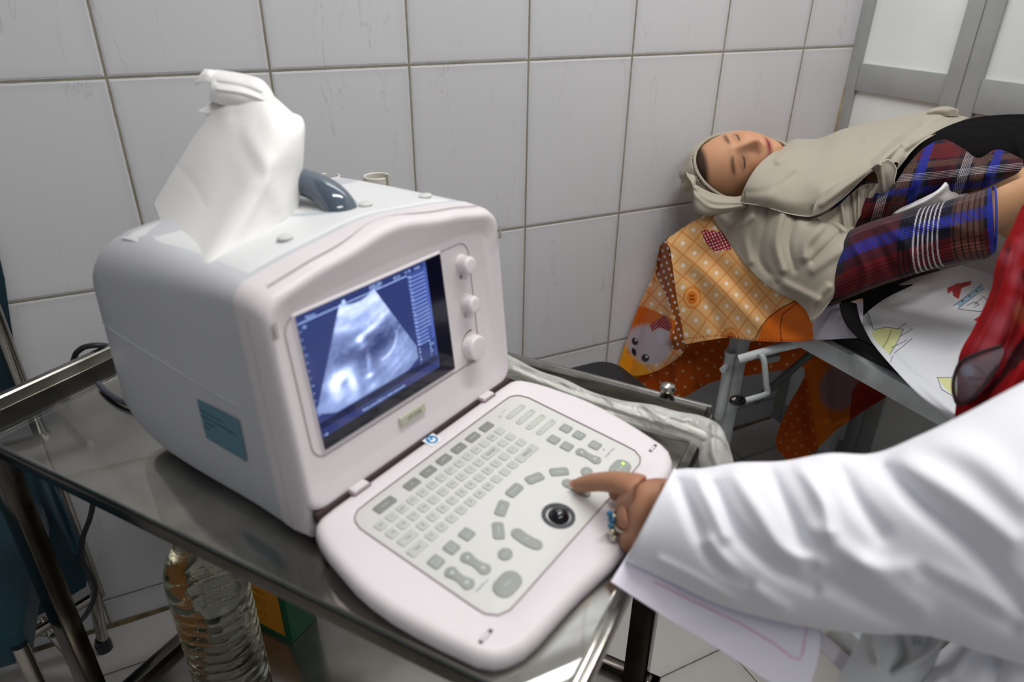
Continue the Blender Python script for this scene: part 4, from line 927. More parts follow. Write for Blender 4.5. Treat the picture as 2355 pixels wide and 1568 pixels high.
ZS = [[.684, .684, .684, .688, .69, .69, .69], [.680, .686, .686, .688, .69, .69, .69], [.674, .684, .686, .688, .69, .69, .69], [.670, .682, .686, .688, .69, .69, .69], [.664, .680, .686, .688, .69, .69, .69], [.655, .678, .686, .688, .69, .69, .69], [.640, .660, .680, .688, .69, .69, .69]]
WS = [[(u, v, depth_of(PZ(u, v, ZS[i][j]))) for j, (u, v, d) in enumerate(r)] for i, r in enumerate(WS)]
under(relief('sheet_surface', WS, 300, 330, mat('white_cotton', rough=.8, vcol='Col', bump=(800, .2, .0004), sheen=.05), folds=WF, paint=white_paint), wsh)
pf = [[(2040, 505, 1.33), (2060, 485, 1.32), (2085, 472, 1.31), (2110, 470, 1.31)], [(2080, 500, 1.31), (2105, 478, 1.29), (2130, 452, 1.28), (2155, 440, 1.28)], [(2130, 500, 1.30), (2150, 480, 1.275), (2160, 446, 1.265), (2172, 420, 1.27)], [(2190, 480, 1.31), (2200, 460, 1.29), (2196, 440, 1.28), (2184, 420, 1.28)], [(2240, 470, 1.33), (2235, 455, 1.31), (2220, 440, 1.30), (2210, 436, 1.30)]]
under(relief('bunched_fold', pf, 50, 50, bpy.data.materials['white_cotton'], folds=[([(2060, 490), (2130, 460), (2180, 424)], 8, .010), ([(2100, 500), (2160, 470)], 8, -.008)], paint=lambda U, V: np.ones(U.shape+(3,))*np.array(srgb(218, 216, 218))), wsh)
# ================================================================== THE PATIENT
r_, u_, f_ = CM[0], CM[1], CM[2]
def unit(a): a = np.array(a, float); return a/np.linalg.norm(a)
M_skin = mat('patient_skin', rough=.5, vcol='Col', spec=.35, sss=.0)
pat = empty('person', tuple(np.array([1.38, -.7, .672])))
tag(pat, 'person in beige headscarf and plaid shirt lying on the bed, face towards the camera', 'person')
def pp(o): o.parent = pat; o.location = -Vector(pat.location); return o
crown = unit(-r_*.985-u_*.16+f_*.06); lat0 = unit(u_-crown*(u_@crown)); nrm0 = np.cross(crown, lat0)
if nrm0 @ f_ > 0: nrm0 = -nrm0
th_ = math.radians(14); nrm = unit(nrm0*math.cos(th_)+lat0*math.sin(th_)); lat = unit(lat0*math.cos(th_)-nrm0*math.sin(th_))
HC = D(1692, 384, 1.585)
def head_pts(n, m, scale=1.0, face=True):
    T, F_ = np.meshgrid(np.linspace(.0, PI, n), np.linspace(0, 2*PI, m, endpoint=False), indexing='ij')
    x = np.sin(T)*np.cos(F_); y = np.sin(T)*np.sin(F_); z = np.cos(T)
    X_ = x*.074; Y_ = y*.092; Z_ = z*.112
    low = np.clip(-z, 0, 1); X_ = X_*(1-.30*low**1.6); Y_ = np.where(Y_ > 0, Y_*(1-.10*low), Y_*(1-.35*low))
    if face:
        fr_ = np.clip(y, 0, 1)**.7
        def gs(cx_, cz_, a, b): return np.exp(-((X_-cx_)/a)**2-((Z_-cz_)/b)**2)
        dy = .020*gs(0, -.022, .009, .014)+.012*gs(0, -.002, .007, .022)+.005*gs(.011, -.027, .006, .006)+.005*gs(-.011, -.027, .006, .006)
        dy -= .010*(gs(.031, .010, .017, .011)+gs(-.031, .010, .017, .011)); dy += .006*(gs(.031, .010, .012, .007)+gs(-.031, .010, .012, .007))
        dy += .004*(gs(.03, .028, .02, .006)+gs(-.03, .028, .02, .006)); dy += .007*gs(0, -.054, .022, .010)-.004*gs(0, -.0535, .018, .0016)-.003*gs(0, -.066, .016, .005)
        dy += .009*gs(0, -.086, .020, .014)+.004*(gs(.042, -.02, .018, .018)+gs(-.042, -.02, .018, .018))
        Y_ = Y_+dy*fr_
    s = scale; return X_*s, Y_*s, Z_*s, x, y, z
X_, Y_, Z_, x, y, z = head_pts(110, 120)
HP = HC+X_[..., None]*lat+Y_[..., None]*nrm+Z_[..., None]*crown
c = np.ones(X_.shape+(3,))*np.array(srgb(196, 146, 112))
fr_ = (y > 0).astype(float)
def gm_(cx_, cz_, a, b): return np.exp(-((X_-cx_)/a)**2-((Z_-cz_)/b)**2)*fr_
c = hexmix(c, .35*gm_(.045, -.02, .02, .02)+.35*gm_(-.045, -.02, .02, .02)+.35*gm_(0, -.026, .011, .009), srgb(196, 118, 92))
c = hexmix(c, np.clip(1.25*gm_(0, -.0535, .021, .0062), 0, 1), srgb(158, 72, 72)); c = hexmix(c, np.clip(gm_(0, -.0537, .019, .0013)*1.2, 0, 1), srgb(90, 36, 38))
for s in (-1, 1):
    c = hexmix(c, np.clip(1.3*np.exp(-((X_-s*.031)/.017)**4-((Z_-.0275-.003*np.cos((X_-s*.031)*80))/.0035)**2)*fr_, 0, 1)*.8, srgb(62, 40, 32))
    c = hexmix(c, .45*gm_(s*.031, .011, .017, .010), srgb(140, 92, 74)); 
    c = hexmix(c, np.clip(1.4*np.exp(-((X_-s*.031)/.0135)**4-((Z_-.0075+.0028*(1-((X_-s*.031)/.0135)**2))/.0018)**2)*fr_, 0, 1), srgb(34, 22, 20))
c = hexmix(c, smooth(Z_, .072, .084)*.95, srgb(44, 32, 28))
BJ = [(np.array([1.45, -.93, .80]), (.11, .12)), (np.array([1.52, -.67, .875]), (.075, .08)), (D(2280, 425, 1.37), (.07, .07)), (D(2080, 440, 1.50), (.07, .075)), (D(1925, 430, 1.58), (.055, .075)), (D(1830, 410, 1.575), (.045, .048)), (D(1765, 400, 1.60), (.047, .05)),
      (D(1935, 555, 1.44), (.05, .05)), (D(1985, 592, 1.37), (.043, .043)), (D(2130, 548, 1.262), (.036, .036)), (D(2205, 525, 1.222), (.036, .036)), (D(2330, 462, 1.168), (.034, .034)), (D(2450, 405, 1.11), (.025, .028)), (D(2500, 385, 1.09), (.014, .036)), (D(2570, 365, 1.07), (.010, .036)),
      (D(1965, 350, 1.62), (.04, .04)), (np.array([1.595, -.30, .92]), (.034, .034)), (np.array([1.615, -.46, .935]), (.030, .030)), (np.array([1.60, -.62, .96]), (.026, .026)), (np.array([1.585, -.72, .965]), (.012, .034)),
      (np.array([1.37, -1.25, .80]), (.085, .085)), (np.array([1.37, -1.62, .76]), (.055, .055)), (np.array([1.37, -1.92, .74]), (.04, .04)), (np.array([1.37, -1.96, .80]), (.035, .03)),
      (np.array([1.49, -1.25, .80]), (.085, .085)), (np.array([1.48, -1.62, .76]), (.055, .055)), (np.array([1.52, -1.92, .74]), (.04, .04)), (np.array([1.52, -1.96, .80]), (.035, .03))]
BE = [(0, 1), (1, 2), (2, 3), (3, 4), (4, 5), (5, 6), (4, 7), (7, 8), (8, 9), (9, 10), (10, 11), (11, 12), (12, 13), (13, 14), (4, 15), (15, 16), (16, 17), (17, 18), (18, 19), (0, 20), (20, 21), (21, 22), (22, 23), (0, 24), (24, 25), (25, 26), (26, 27)]
# fingers of the hand resting beyond the frame
def add_hand(BJ, BE, root, d_out, side, up_, ln=.075):
    for k in range(4):
        o = (k-1.5)*.019; b = BJ[root][0]+side*o
        i0 = len(BJ); L_ = ln*(1, 1.1, 1.03, .82)[k]
        BJ += [(b+d_out*.03, (.009, .009)), (b+d_out*(.03+L_*.45)+up_*.006, (.0085, .0085)), (b+d_out*(.03+L_*.8)-up_*.004, (.0078, .0078)), (b+d_out*(.03+L_)-up_*.012, (.007, .007))]
        BE += [(root, i0), (i0, i0+1), (i0+1, i0+2), (i0+2, i0+3)]
dd_ = unit(BJ[14][0]-BJ[13][0]); add_hand(BJ, BE, 14, dd_, unit(np.cross(dd_, f_)), -f_)
ev = skin('body', BJ, BE, None)
# join body and head into one mesh
bmh = MB(); bmh.add([tuple(v.co) for v in ev.vertices], [list(p.vertices) for p in ev.polygons], 0)
nb = len(bmh.v); N_, M_ = HP.shape[:2]
hv = HP.reshape(-1, 3); idx = np.arange(N_*M_).reshape(N_, M_); hf = []
for i in range(N_-1):
    for j in range(M_): k = (j+1) % M_; hf.append([idx[i, j], idx[i+1, j], idx[i+1, k], idx[i, k]])
bmh.add(hv, hf, 0)
bo = pp(bmh.build('body', M_skin, None, angle=180))
ca_ = bo.data.color_attributes.new('Col', 'FLOAT_COLOR', 'POINT')
cc = np.ones((len(bmh.v), 4)); cc[:nb, :3] = srgb(196, 150, 112); cc[nb:, :3] = c.reshape(-1, 3); ca_.data.foreach_set('color', cc.ravel())
# headscarf
M_hij = mat('beige_crepe', L(164, 156, 141), .82, sheen=.15, bump=(900, .2, .0004), spec=.25)
M_hem = mat('hem_thread', L(206, 200, 188), .8)
X_, Y_, Z_, x, y, z = head_pts(90, 110, 1.0, False)
win = ((X_+.002)/.073)**2+((Z_+.004)/.098)**2
keep = ~((y > 0) & (win < 1))
X2 = X_*1.17-.012*(1-np.abs(z)); Y2 = Y_*1.13-.006; Z2 = Z_*1.10
fold = .0022*np.sin(38*(Z_*6+X_*5+Y_*3))*np.clip(1-y, 0, 1)+.0012*np.sin(90*(Z_+.4*X_)*3)
nn = np.stack([x, y, z], -1); 
WPp = HC+(X2+fold*x)[..., None]*lat+(Y2+fold*y)[..., None]*nrm+(Z2+fold*z)[..., None]*crown
me = MB(); idx = np.arange(X_.size).reshape(X_.shape); me.add(WPp.reshape(-1, 3), [], 0)
for i in range(X_.shape[0]-1):
    for j in range(X_.shape[1]):
        k = (j+1) % X_.shape[1]
        if keep[i, j] and keep[i+1, j] and keep[i, k] and keep[i+1, k]: me.f.append([idx[i, j], idx[i+1, j], idx[i+1, k], idx[i, k]]); me.m.append(0)
ho = pp(me.build('headscarf_wrap', M_hij, angle=180)); bm = bmesh.new(); bm.from_mesh(ho.data); bmesh.ops.delete(bm, geom=[v for v in bm.verts if not v.link_faces], context='VERTS'); bm.to_mesh(ho.data); bm.free()
md = ho.modifiers.new('t', 'SOLIDIFY'); md.thickness = .004; md.offset = 0
hp_ = []
for a in np.linspace(0, 2*PI, 90, endpoint=False):
    Xh = .0705*math.cos(a)-.002; Zh = .0965*math.sin(a)-.004; zc = Zh/.112; lw = max(-zc, 0); xs = Xh/(.074*(1-.3*lw**1.6)); yy = math.sqrt(max(0, 1-xs*xs-zc*zc))
    hp_.append(HC+(Xh*1.17-.012*(1-abs(zc)))*lat+(.092*yy*(1-.1*lw)*1.13-.005)*nrm+Zh*1.10*crown)
hm_ = MB(); hm_.tube(hp_, .0036, n=8, closed=True); pp(hm_.build('scarf_edge_roll', M_hij))
# wrapped band beneath the face
wrapb = [(1577, 392, 1583, 400, 1.56, .006), (1582, 410, 1600, 410, 1.52, .012), (1600, 424, 1596, 470, 1.515, .018), (1640, 444, 1612, 494, 1.51, .020), (1690, 452, 1660, 492, 1.50, .02), (1722, 444, 1716, 478, 1.485, .016)]
pp(limb('headscarf_band', wrapb, 50, 50, M_hij, folds=[([(1590, 420), (1630, 460), (1700, 466)], 4, .004), ([(1600, 450), (1640, 478), (1710, 474)], 4, .004), ([(1595, 436), (1640, 452), (1716, 455)], 3, -.003)]))
CB = [[(1806, 334, 1.60), (1772, 356, 1.49), (1738, 388, 1.455), (1712, 434, 1.455), (1704, 466, 1.475)],
      [(1830, 321, 1.58), (1812, 362, 1.46), (1790, 408, 1.42), (1765, 448, 1.41), (1755, 474, 1.43)],
      [(1882, 320, 1.57), (1870, 364, 1.45), (1850, 414, 1.395), (1828, 462, 1.38), (1818, 492, 1.395)],
      [(1940, 298, 1.55), (1930, 350, 1.43), (1915, 400, 1.37), (1895, 450, 1.35), (1875, 495, 1.365)],
      [(2010, 281, 1.53), (2005, 330, 1.41), (1985, 375, 1.35), (1960, 420, 1.325), (1932, 460, 1.335)],
      [(2080, 267, 1.51), (2070, 310, 1.40), (2045, 345, 1.34), (2015, 380, 1.31), (1990, 405, 1.315)],
      [(2145, 256, 1.50), (2130, 288, 1.40), (2100, 315, 1.345), (2075, 342, 1.315), (2058, 374, 1.305)],
      [(2228, 272, 1.48), (2200, 284, 1.42), (2160, 305, 1.355), (2110, 336, 1.315), (2062, 390, 1.31)]]
HF = [([(2110, 290), (2050, 330), (2000, 372)], 9, -.014), ([(2160, 268), (2100, 300), (2050, 345), (2020, 380)], 10, .014), ([(2200, 282), (2130, 320), (2085, 350)], 6, -.010), ([(1990, 320), (2040, 310), (2090, 318)], 10, .010), ([(2070, 340), (2040, 370)], 6, -.009),
      ([(1820, 390), (1780, 430), (1760, 470)], 12, .006), ([(1840, 330), (1810, 350), (1790, 372)], 8, .010), ([(1880, 470), (1900, 440), (1960, 420)], 10, .010), ([(1930, 340), (1880, 420)], 30, .008), ([(1700, 440), (1760, 440), (1830, 400)], 8, -.003)]
pp(relief('scarf_upper_layer', CB, 170, 150, M_hij, folds=HF, thick=.0016))
CC_ = [[(1640, 500, 1.60), (1660, 530, 1.575), (1700, 588, 1.52), (1745, 638, 1.46), (1790, 672, 1.42), (1830, 690, 1.39), (1856, 716, 1.37), (1866, 740, 1.355)],
      [(1672, 480, 1.56), (1705, 530, 1.51), (1745, 580, 1.46), (1790, 625, 1.41), (1830, 655, 1.375), (1860, 680, 1.35), (1878, 700, 1.335), (1884, 724, 1.335)],
      [(1712, 464, 1.50), (1745, 510, 1.455), (1785, 560, 1.41), (1828, 605, 1.37), (1862, 640, 1.34), (1888, 665, 1.32), (1898, 690, 1.315), (1900, 704, 1.32)],
      [(1765, 466, 1.45), (1800, 500, 1.41), (1838, 545, 1.37), (1872, 590, 1.335), (1898, 625, 1.31), (1913, 650, 1.30), (1916, 672, 1.30), (1914, 684, 1.31)],
      [(1830, 482, 1.42), (1855, 510, 1.38), (1888, 535, 1.34), (1912, 570, 1.31), (1928, 602, 1.295), (1932, 630, 1.29), (1930, 650, 1.295), (1926, 664, 1.30)],
      [(1895, 480, 1.40), (1915, 500, 1.37), (1930, 520, 1.335), (1940, 545, 1.31), (1944, 575, 1.292), (1941, 605, 1.287), (1937, 632, 1.29), (1932, 648, 1.295)],
      [(1955, 500, 1.39), (1958, 513, 1.37), (1957, 525, 1.345), (1953, 540, 1.315), (1949, 562, 1.296), (1945, 592, 1.288), (1940, 620, 1.29), (1935, 640, 1.295)]]
CF = [([(1735, 476), (1715, 540), (1725, 600)], 10, .010), ([(1770, 480), (1755, 540), (1750, 600), (1790, 650)], 9, -.010), ([(1800, 490), (1785, 560), (1800, 620)], 9, .012), ([(1830, 500), (1815, 560), (1830, 620)], 8, -.008), ([(1890, 520), (1855, 560), (1850, 590)], 12, .014),
      ([(1880, 500), (1915, 510), (1945, 530)], 6, .009), ([(1930, 540), (1880, 590), (1870, 600)], 8, -.008), ([(1870, 620), (1900, 600), (1935, 575)], 12, .008), ([(1780, 640), (1840, 670), (1880, 690)], 10, .008), ([(1870, 735), (1880, 690), (1905, 660)], 8, .008), ([(1660, 500), (1690, 520), (1730, 500)], 8, .006)]
pp(relief('scarf_lower_layer', CC_, 170, 170, M_hij, folds=CF, thick=.0016))
RU = [[(1868, 497, 1.350), (1905, 480, 1.325), (1945, 441, 1.310), (1985, 403, 1.295), (2020, 377, 1.285), (2044, 369, 1.28), (2060, 388, 1.285), (2055, 420, 1.295), (2066, 432, 1.31)],
      [(1872, 478, 1.345), (1910, 452, 1.318), (1948, 424, 1.305), (1985, 396, 1.295), (2010, 383, 1.29), (2030, 382, 1.283), (2040, 400, 1.283), (2042, 425, 1.295), (2040, 444, 1.31)],
      [(1885, 450, 1.35), (1918, 428, 1.325), (1952, 408, 1.315), (1982, 392, 1.31), (2000, 388, 1.305), (2012, 395, 1.30), (2018, 410, 1.30), (2018, 430, 1.305), (2014, 444, 1.315)]]
pp(relief('scarf_ruffle', RU, 40, 110, M_hij, folds=[([(1890, 470), (1950, 425), (2010, 385)], 6, .006), ([(2025, 380), (2032, 440)], 5, .006)], thick=.0016))
RV = [[(1880, 500, 1.36), (1915, 482, 1.35), (1950, 452, 1.34), (1985, 425, 1.335), (2035, 420, 1.33)], [(1895, 515, 1.35), (1930, 505, 1.34), (1960, 480, 1.33), (1985, 455, 1.33), (2020, 440, 1.33)], [(1925, 530, 1.34), (1945, 528, 1.335), (1968, 508, 1.33), (1985, 482, 1.335), (2005, 460, 1.34)], [(1950, 540, 1.335), (1955, 536, 1.335), (1966, 522, 1.335), (1974, 505, 1.34), (1985, 490, 1.345)]]
pp(relief('scarf_ruffle', RV, 60, 80, M_hij, folds=[([(1935, 470), (1945, 530)], 5, .012), ([(1955, 450), (1962, 520)], 4, -.010), ([(1975, 440), (1975, 510)], 4, .010), ([(1995, 430), (1990, 480)], 4, -.008), ([(2015, 425), (2005, 460)], 4, .008)], thick=.0014))
BP = [[(2140, 268, 1.47), (2132, 258, 1.47), (2142, 250, 1.48), (2160, 246, 1.49)], [(2160, 266, 1.46), (2156, 254, 1.455), (2164, 246, 1.46), (2180, 244, 1.48)], [(2185, 268, 1.455), (2184, 256, 1.45), (2192, 250, 1.455), (2200, 250, 1.48)], [(2205, 268, 1.47), (2205, 262, 1.47), (2205, 256, 1.475), (2205, 252, 1.49)]]
pp(relief('scarf_ruffle', BP, 24, 24, M_hij, thick=.0014))
def hemline(pts, r=.0011):
    t_ = MB(); t_.tube([D(u, v, d) for u, v, d in catmull(pts, 8)], r, n=6); pp(t_.build('scarf_hem', M_hem))
hemline([(r[-1][0], r[-1][1], r[-1][2]-.003) for r in CB[:6]]+[(2025, 376, 1.282), (2044, 368, 1.277), (2061, 388, 1.282), (2056, 420, 1.292), (2067, 433, 1.307), (2078, 428, 1.31)])
hemline([(u, v, d-.002) for u, v, d in CC_[-1][2:]]+[(u, v, d-.002) for u, v, d in [r[-1] for r in CC_[::-1]][1:]])
pin = MB(); pin.tube([D(1712, 440, 1.44), D(1714, 466, 1.44)], .0018, n=8); pp(pin.build('scarf_pin', mat('pin_dark', L(96, 88, 66), .35, metal=.6)))
# black cardigan under the scarf
M_blk = mat('black_knit', L(15, 13, 14), .9, sheen=.0, spec=.1)
BK = [[(1985, 420, 1.348), (2018, 425, 1.34), (2062, 384, 1.33), (2106, 338, 1.33), (2158, 300, 1.365), (2225, 274, 1.45), (2300, 264, 1.45), (2420, 262, 1.40)],
      [(2000, 450, 1.35), (2035, 455, 1.35), (2090, 405, 1.335), (2140, 355, 1.335), (2195, 325, 1.35), (2255, 305, 1.37), (2330, 298, 1.36), (2430, 300, 1.33)],
      [(2010, 480, 1.36), (2040, 480, 1.35), (2110, 430, 1.335), (2170, 375, 1.335), (2220, 360, 1.335), (2275, 340, 1.33), (2345, 335, 1.315), (2440, 345, 1.28)],
      [(2020, 505, 1.375), (2060, 500, 1.37), (2130, 450, 1.35), (2190, 410, 1.345), (2240, 395, 1.34), (2290, 375, 1.33), (2352, 372, 1.30), (2450, 390, 1.26)]]
pp(relief('black_cardigan', BK, 50, 80, M_blk, folds=[([(2230, 290), (2320, 282), (2400, 285)], 6, .008), ([(2330, 300), (2355, 380)], 10, .01)], thick=.002))
BK2 = [[(1900, 700, 1.355), (1918, 660, 1.335), (1932, 620, 1.325), (1940, 590, 1.33)], [(1925, 712, 1.345), (1945, 690, 1.325), (1965, 655, 1.315), (1985, 620, 1.31)], [(1938, 735, 1.345), (1958, 705, 1.345), (2000, 680, 1.345), (2060, 655, 1.33)], [(1950, 762, 1.325), (1975, 735, 1.33), (2030, 690, 1.35), (2100, 655, 1.35)]]
pp(relief('black_cardigan', BK2, 40, 40, M_blk, thick=.002))
ST_ = [[(1930, 698, 1.30), (1950, 694, 1.295), (1970, 698, 1.32)], [(1935, 722, 1.28), (1955, 722, 1.275), (1976, 727, 1.30)], [(1948, 748, 1.262), (1968, 752, 1.258), (1990, 760, 1.275)], [(1974, 777, 1.245), (1992, 786, 1.24), (2010, 796, 1.25)]]
pp(relief('black_cardigan', ST_, 30, 20, M_blk, thick=.002))
sj = [((1.51, -.70, .865), (.09, .11)), ((1.45, -.95, .80), (.125, .15)), ((1.43, -1.3, .80), (.13, .19)), ((1.42, -1.65, .78), (.10, .17)), ((1.42, -1.86, .765), (.085, .16))]
sv_ = skin('black_skirt', sj, [(0, 1), (1, 2), (2, 3), (3, 4)], None, root=1)
for v in sv_.vertices:
    v.co.z = max(v.co.z, .674)
sv_.materials.clear(); sv_.materials.append(M_blk); sv_.polygons.foreach_set('use_smooth', [True]*len(sv_.polygons)); ob_ = bpy.data.objects.new('black_skirt', sv_); C.objects.link(ob_); pp(ob_)
# plaid shirt
def plaid(A, B, warm):
    """A along the sleeve (cm), B around (cm)"""
    base = np.ones(A.shape+(3,))*np.array(srgb(26, 24, 44))
    def bandA(a, w_): return smooth(A, a-w_, a-w_+.15)*(1-smooth(A, a+w_-.15, a+w_))
    def bandB(a, w_): return smooth(B, a-w_, a-w_+.15)*(1-smooth(B, a+w_-.15, a+w_))
    return base, bandA, bandB
def threads(X_, centre, n, gap, w_): 
    m = np.zeros_like(X_)
    for k in range(n): m = np.maximum(m, 1-smooth(np.abs(X_-centre-(k-(n-1)/2)*gap), w_*.5, w_))
    return m
def plaid_paint(A, B, wb=.6):
    c = np.ones(A.shape+(3,))*np.array(srgb(20, 18, 34))
    pa, pb = 14.0, 12.0
    a = np.mod(A, pa); b = np.mod(B, pb)
    ra = smooth(a, 1.0, 1.4)*(1-smooth(a, 5.2, 5.6)); c = hexmix(c, ra*.35, srgb(96, 20, 24))
    rb = smooth(b, 6.4, 6.8)*(1-smooth(b, 9.6, 10)); c = hexmix(c, rb*.75, srgb(98, 20, 22))
    br = smooth(b, 10.2, 10.5)*(1-smooth(b, 11.6, 11.9)); c = hexmix(c, br*.7, srgb(94, 66, 56)); br = smooth(a, 8.8, 9.1)*(1-smooth(a, 11.4, 11.7)); c = hexmix(c, br*.5, srgb(110, 78, 62))
    bl = smooth(a, 12.0, 12.2)*(1-smooth(a, 13.6, 13.8)); c = hexmix(c, bl*.8, srgb(26, 34, 110)); bl = smooth(b, 3.6, 3.9)*(1-smooth(b, 5.2, 5.5)); c = hexmix(c, bl*.45, srgb(26, 34, 100))
    c = hexmix(c, threads(a, 5.9, 3, .35, .09)*.8, srgb(10, 8, 14)); c = hexmix(c, threads(a, 10.1, 5, .5, .09)*.8, srgb(12, 8, 12)); c = hexmix(c, threads(b, 8.2, 5, .5, .09)*.7, srgb(14, 6, 10)); c = hexmix(c, threads(b, 11, 4, .4, .08)*.7, srgb(20, 12, 14))
    c = hexmix(c, threads(a, 7.3, 6, .31, .062)*.8, srgb(196, 192, 196)); c = hexmix(c, threads(b, 1.6, 5, .34, .07)*wb, srgb(190, 186, 192))
    c = hexmix(c, threads(a, 12.9, 6, .3, .08)*.8, srgb(34, 46, 160)); c = hexmix(c, threads(b, 4.6, 5, .3, .08)*.8, srgb(34, 44, 150))
    return c
M_pl = mat('plaid_flannel', rough=.9, vcol='Col', bump=(1200, .3, .0005), sheen=.05, spec=.2)
SLV = [(1925, 560, 1900, 705, 1.36, .05), (1955, 530, 1932, 694, 1.325, .06), (2010, 507, 1995, 668, 1.295, .062), (2070, 490, 2060, 645, 1.265, .060), (2140, 472, 2135, 622, 1.232, .058), (2210, 452, 2212, 602, 1.20, .055), (2262, 437, 2270, 594, 1.175, .052), (2280, 430, 2290, 578, 1.168, .050)]
SF = [([(1960, 560), (1990, 620), (1985, 670)], 10, .008), ([(2010, 540), (2040, 600), (2060, 640)], 12, -.008), ([(2030, 510), (2080, 560), (2110, 620)], 12, .008), ([(2060, 490), (2120, 520), (2200, 520)], 12, .006), ([(2120, 600), (2180, 560), (2260, 550)], 12, -.006), ([(2150, 620), (2220, 585), (2280, 575)], 8, .005), ([(2240, 440), (2250, 500), (2262, 580)], 8, -.004)]
pp(limb('shirt_sleeve', SLV, 300, 300, M_pl, folds=SF, paint=lambda s, t, U, V: plaid_paint(s*14.5-1.2+.5*np.sin(t*6.28), t*24, .12), cap=False))
cf = MB(); P = [D(2285+5*math.sin(a)+2, 504-75*math.cos(a)*1.0, 1.168-.051*math.sin(a)) for a in np.linspace(0, 2*PI, 40, endpoint=False)]; cf.tube(P, .0018, n=6, closed=True); pp(cf.build('sleeve_hem', mat('hem_blue', L(34, 48, 150), .8)))
SH = [[(1985, 410, 1.40), (1945, 440, 1.39), (1915, 485, 1.38), (1915, 530, 1.39)], [(2052, 425, 1.325), (2022, 455, 1.315), (1995, 485, 1.325), (1972, 518, 1.35)],
      [(2088, 380, 1.315), (2068, 420, 1.29), (2045, 465, 1.30), (2030, 505, 1.335)],
      [(2125, 342, 1.325), (2115, 385, 1.285), (2100, 430, 1.28), (2085, 478, 1.32)],
      [(2170, 322, 1.325), (2165, 365, 1.275), (2155, 405, 1.27), (2145, 448, 1.30)],
      [(2212, 342, 1.315), (2210, 375, 1.27), (2205, 410, 1.26), (2195, 448, 1.29)],
      [(2250, 365, 1.305), (2252, 385, 1.265), (2250, 410, 1.255), (2245, 438, 1.28)],
      [(2295, 345, 1.285), (2300, 370, 1.255), (2300, 395, 1.245), (2290, 420, 1.27)],
      [(2352, 368, 1.275), (2352, 380, 1.265), (2347, 389, 1.26), (2335, 400, 1.27)]]
pp(relief('shirt_front', SH, 300, 200, M_pl, folds=[([(2125, 345), (2105, 440)], 10, .010), ([(2235, 370), (2220, 440)], 9, -.012), ([(2190, 340), (2185, 440)], 10, .008), ([(2280, 350), (2275, 420)], 9, .009), ([(2060, 430), (2020, 500)], 8, .006)],
          paint=lambda U, V: plaid_paint((U-2040+.35*(V-400))*.085+6.5, (V-330+.10*(U-2100))*.10-6.2), thick=.0014))
# ================================================================== THE CLINICIAN
doc = empty('person', tuple(D(1900, 1250, .60)))
tag(doc, 'person in white coat and red headscarf reaching in from the right, pressing a key', 'person')
def dp_(o): o.parent = doc; o.location = -Vector(doc.location); return o
M_hand = mat('hand_skin', L(172, 124, 96), .5, spec=.35, noise=(60, L(158, 108, 80), .5), bump=(260, .25, .0006))
rf = .0092
J = [(D(1535, 1178, .668), (.026, .030)), (D(1497, 1163, .675), (.019, .034)), (D(1474, 1116, .676), (.0145, .0165)), (D(1462, 1152, .672), (.0150, .018)), (D(1458, 1192, .670), (.0150, .018)), (D(1462, 1232, .670), (.0135, .015)),
     # index
     (D(1422, 1108, .692), (.0122, .0122)), (D(1385, 1107, .706), (.0106, .0106)), (D(1352, 1111, .722), (.0098, .0098)), (D(1335, 1115, .732), (.0090, .0090)), (D(1322, 1118, .739), (.0074, .0074)),
     # middle
     (D(1446, 1156, .680), (.0130, .0150)), (D(1440, 1172, .694), (.0118, .0122)), (D(1446, 1188, .706), (.0090, .0090)), (D(1450, 1196, .706), (.0078, .0078)),
     # ring
     (D(1443, 1192, .678), (.0130, .0150)), (D(1437, 1208, .686), (.0114, .0118)), (D(1442, 1224, .697), (.0086, .0086)), (D(1450, 1228, .697), (.0076, .0076)),
     # little
     (D(1450, 1232, .674), (.0120, .0136)), (D(1444, 1248, .679), (.0104, .0106)), (D(1448, 1260, .686), (.0078, .0078)), (D(1454, 1262, .686), (.0070, .0070)),
     # thumb
     (D(1478, 1130, .700), (.013, .013)), (D(1448, 1128, .716), (.0105, .0105)), (D(1420, 1133, .724), (.0095, .0095)), (D(1400, 1138, .728), (.0075, .0075)),
     # forearm, upper arm, trunk
     (D(1620, 1200, .655), (.027, .031)), (D(1900, 1240, .625), (.040, .042)), (D(2200, 1230, .60), (.046, .046)), (D(2500, 1130, .58), (.052, .052)), (D(2800, 1110, .62), (.06, .06)), (np.array([.92, -1.23, .80]), (.09, .11)), (np.array([.93, -1.27, .52]), (.10, .13)), (np.array([.95, -1.19, .95]), (.045, .045)), (np.array([.985, -1.16, 1.05]), (.05, .05)),
     (np.array([.93, -1.07, .47]), (.065, .065)), (np.array([.93, -1.05, .10]), (.04, .04)), (np.array([.90, -.97, .04]), (.035, .03)), (np.array([1.06, -1.08, .47]), (.065, .065)), (np.array([1.06, -1.06, .10]), (.04, .04)), (np.array([1.04, -.98, .04]), (.035, .03)),
     (np.array([1.03, -1.30, .88]), (.055, .055)), (np.array([1.12, -1.22, .72]), (.04, .04)), (np.array([1.05, -1.10, .62]), (.032, .032)), (np.array([1.02, -1.04, .61]), (.012, .034))]
Eg = [(0, 1), (1, 2), (1, 3), (1, 4), (1, 5), (2, 6), (6, 7), (7, 8), (8, 9), (9, 10), (3, 11), (11, 12), (12, 13), (13, 14), (4, 15), (15, 16), (16, 17), (17, 18), (5, 19), (19, 20), (20, 21), (21, 22), (0, 23), (23, 24), (24, 25), (25, 26),
      (0, 27), (27, 28), (28, 29), (29, 30), (30, 31), (31, 32), (32, 33), (32, 34), (34, 35), (33, 36), (36, 37), (37, 38), (33, 39), (39, 40), (40, 41), (32, 42), (42, 43), (43, 44), (44, 45)]
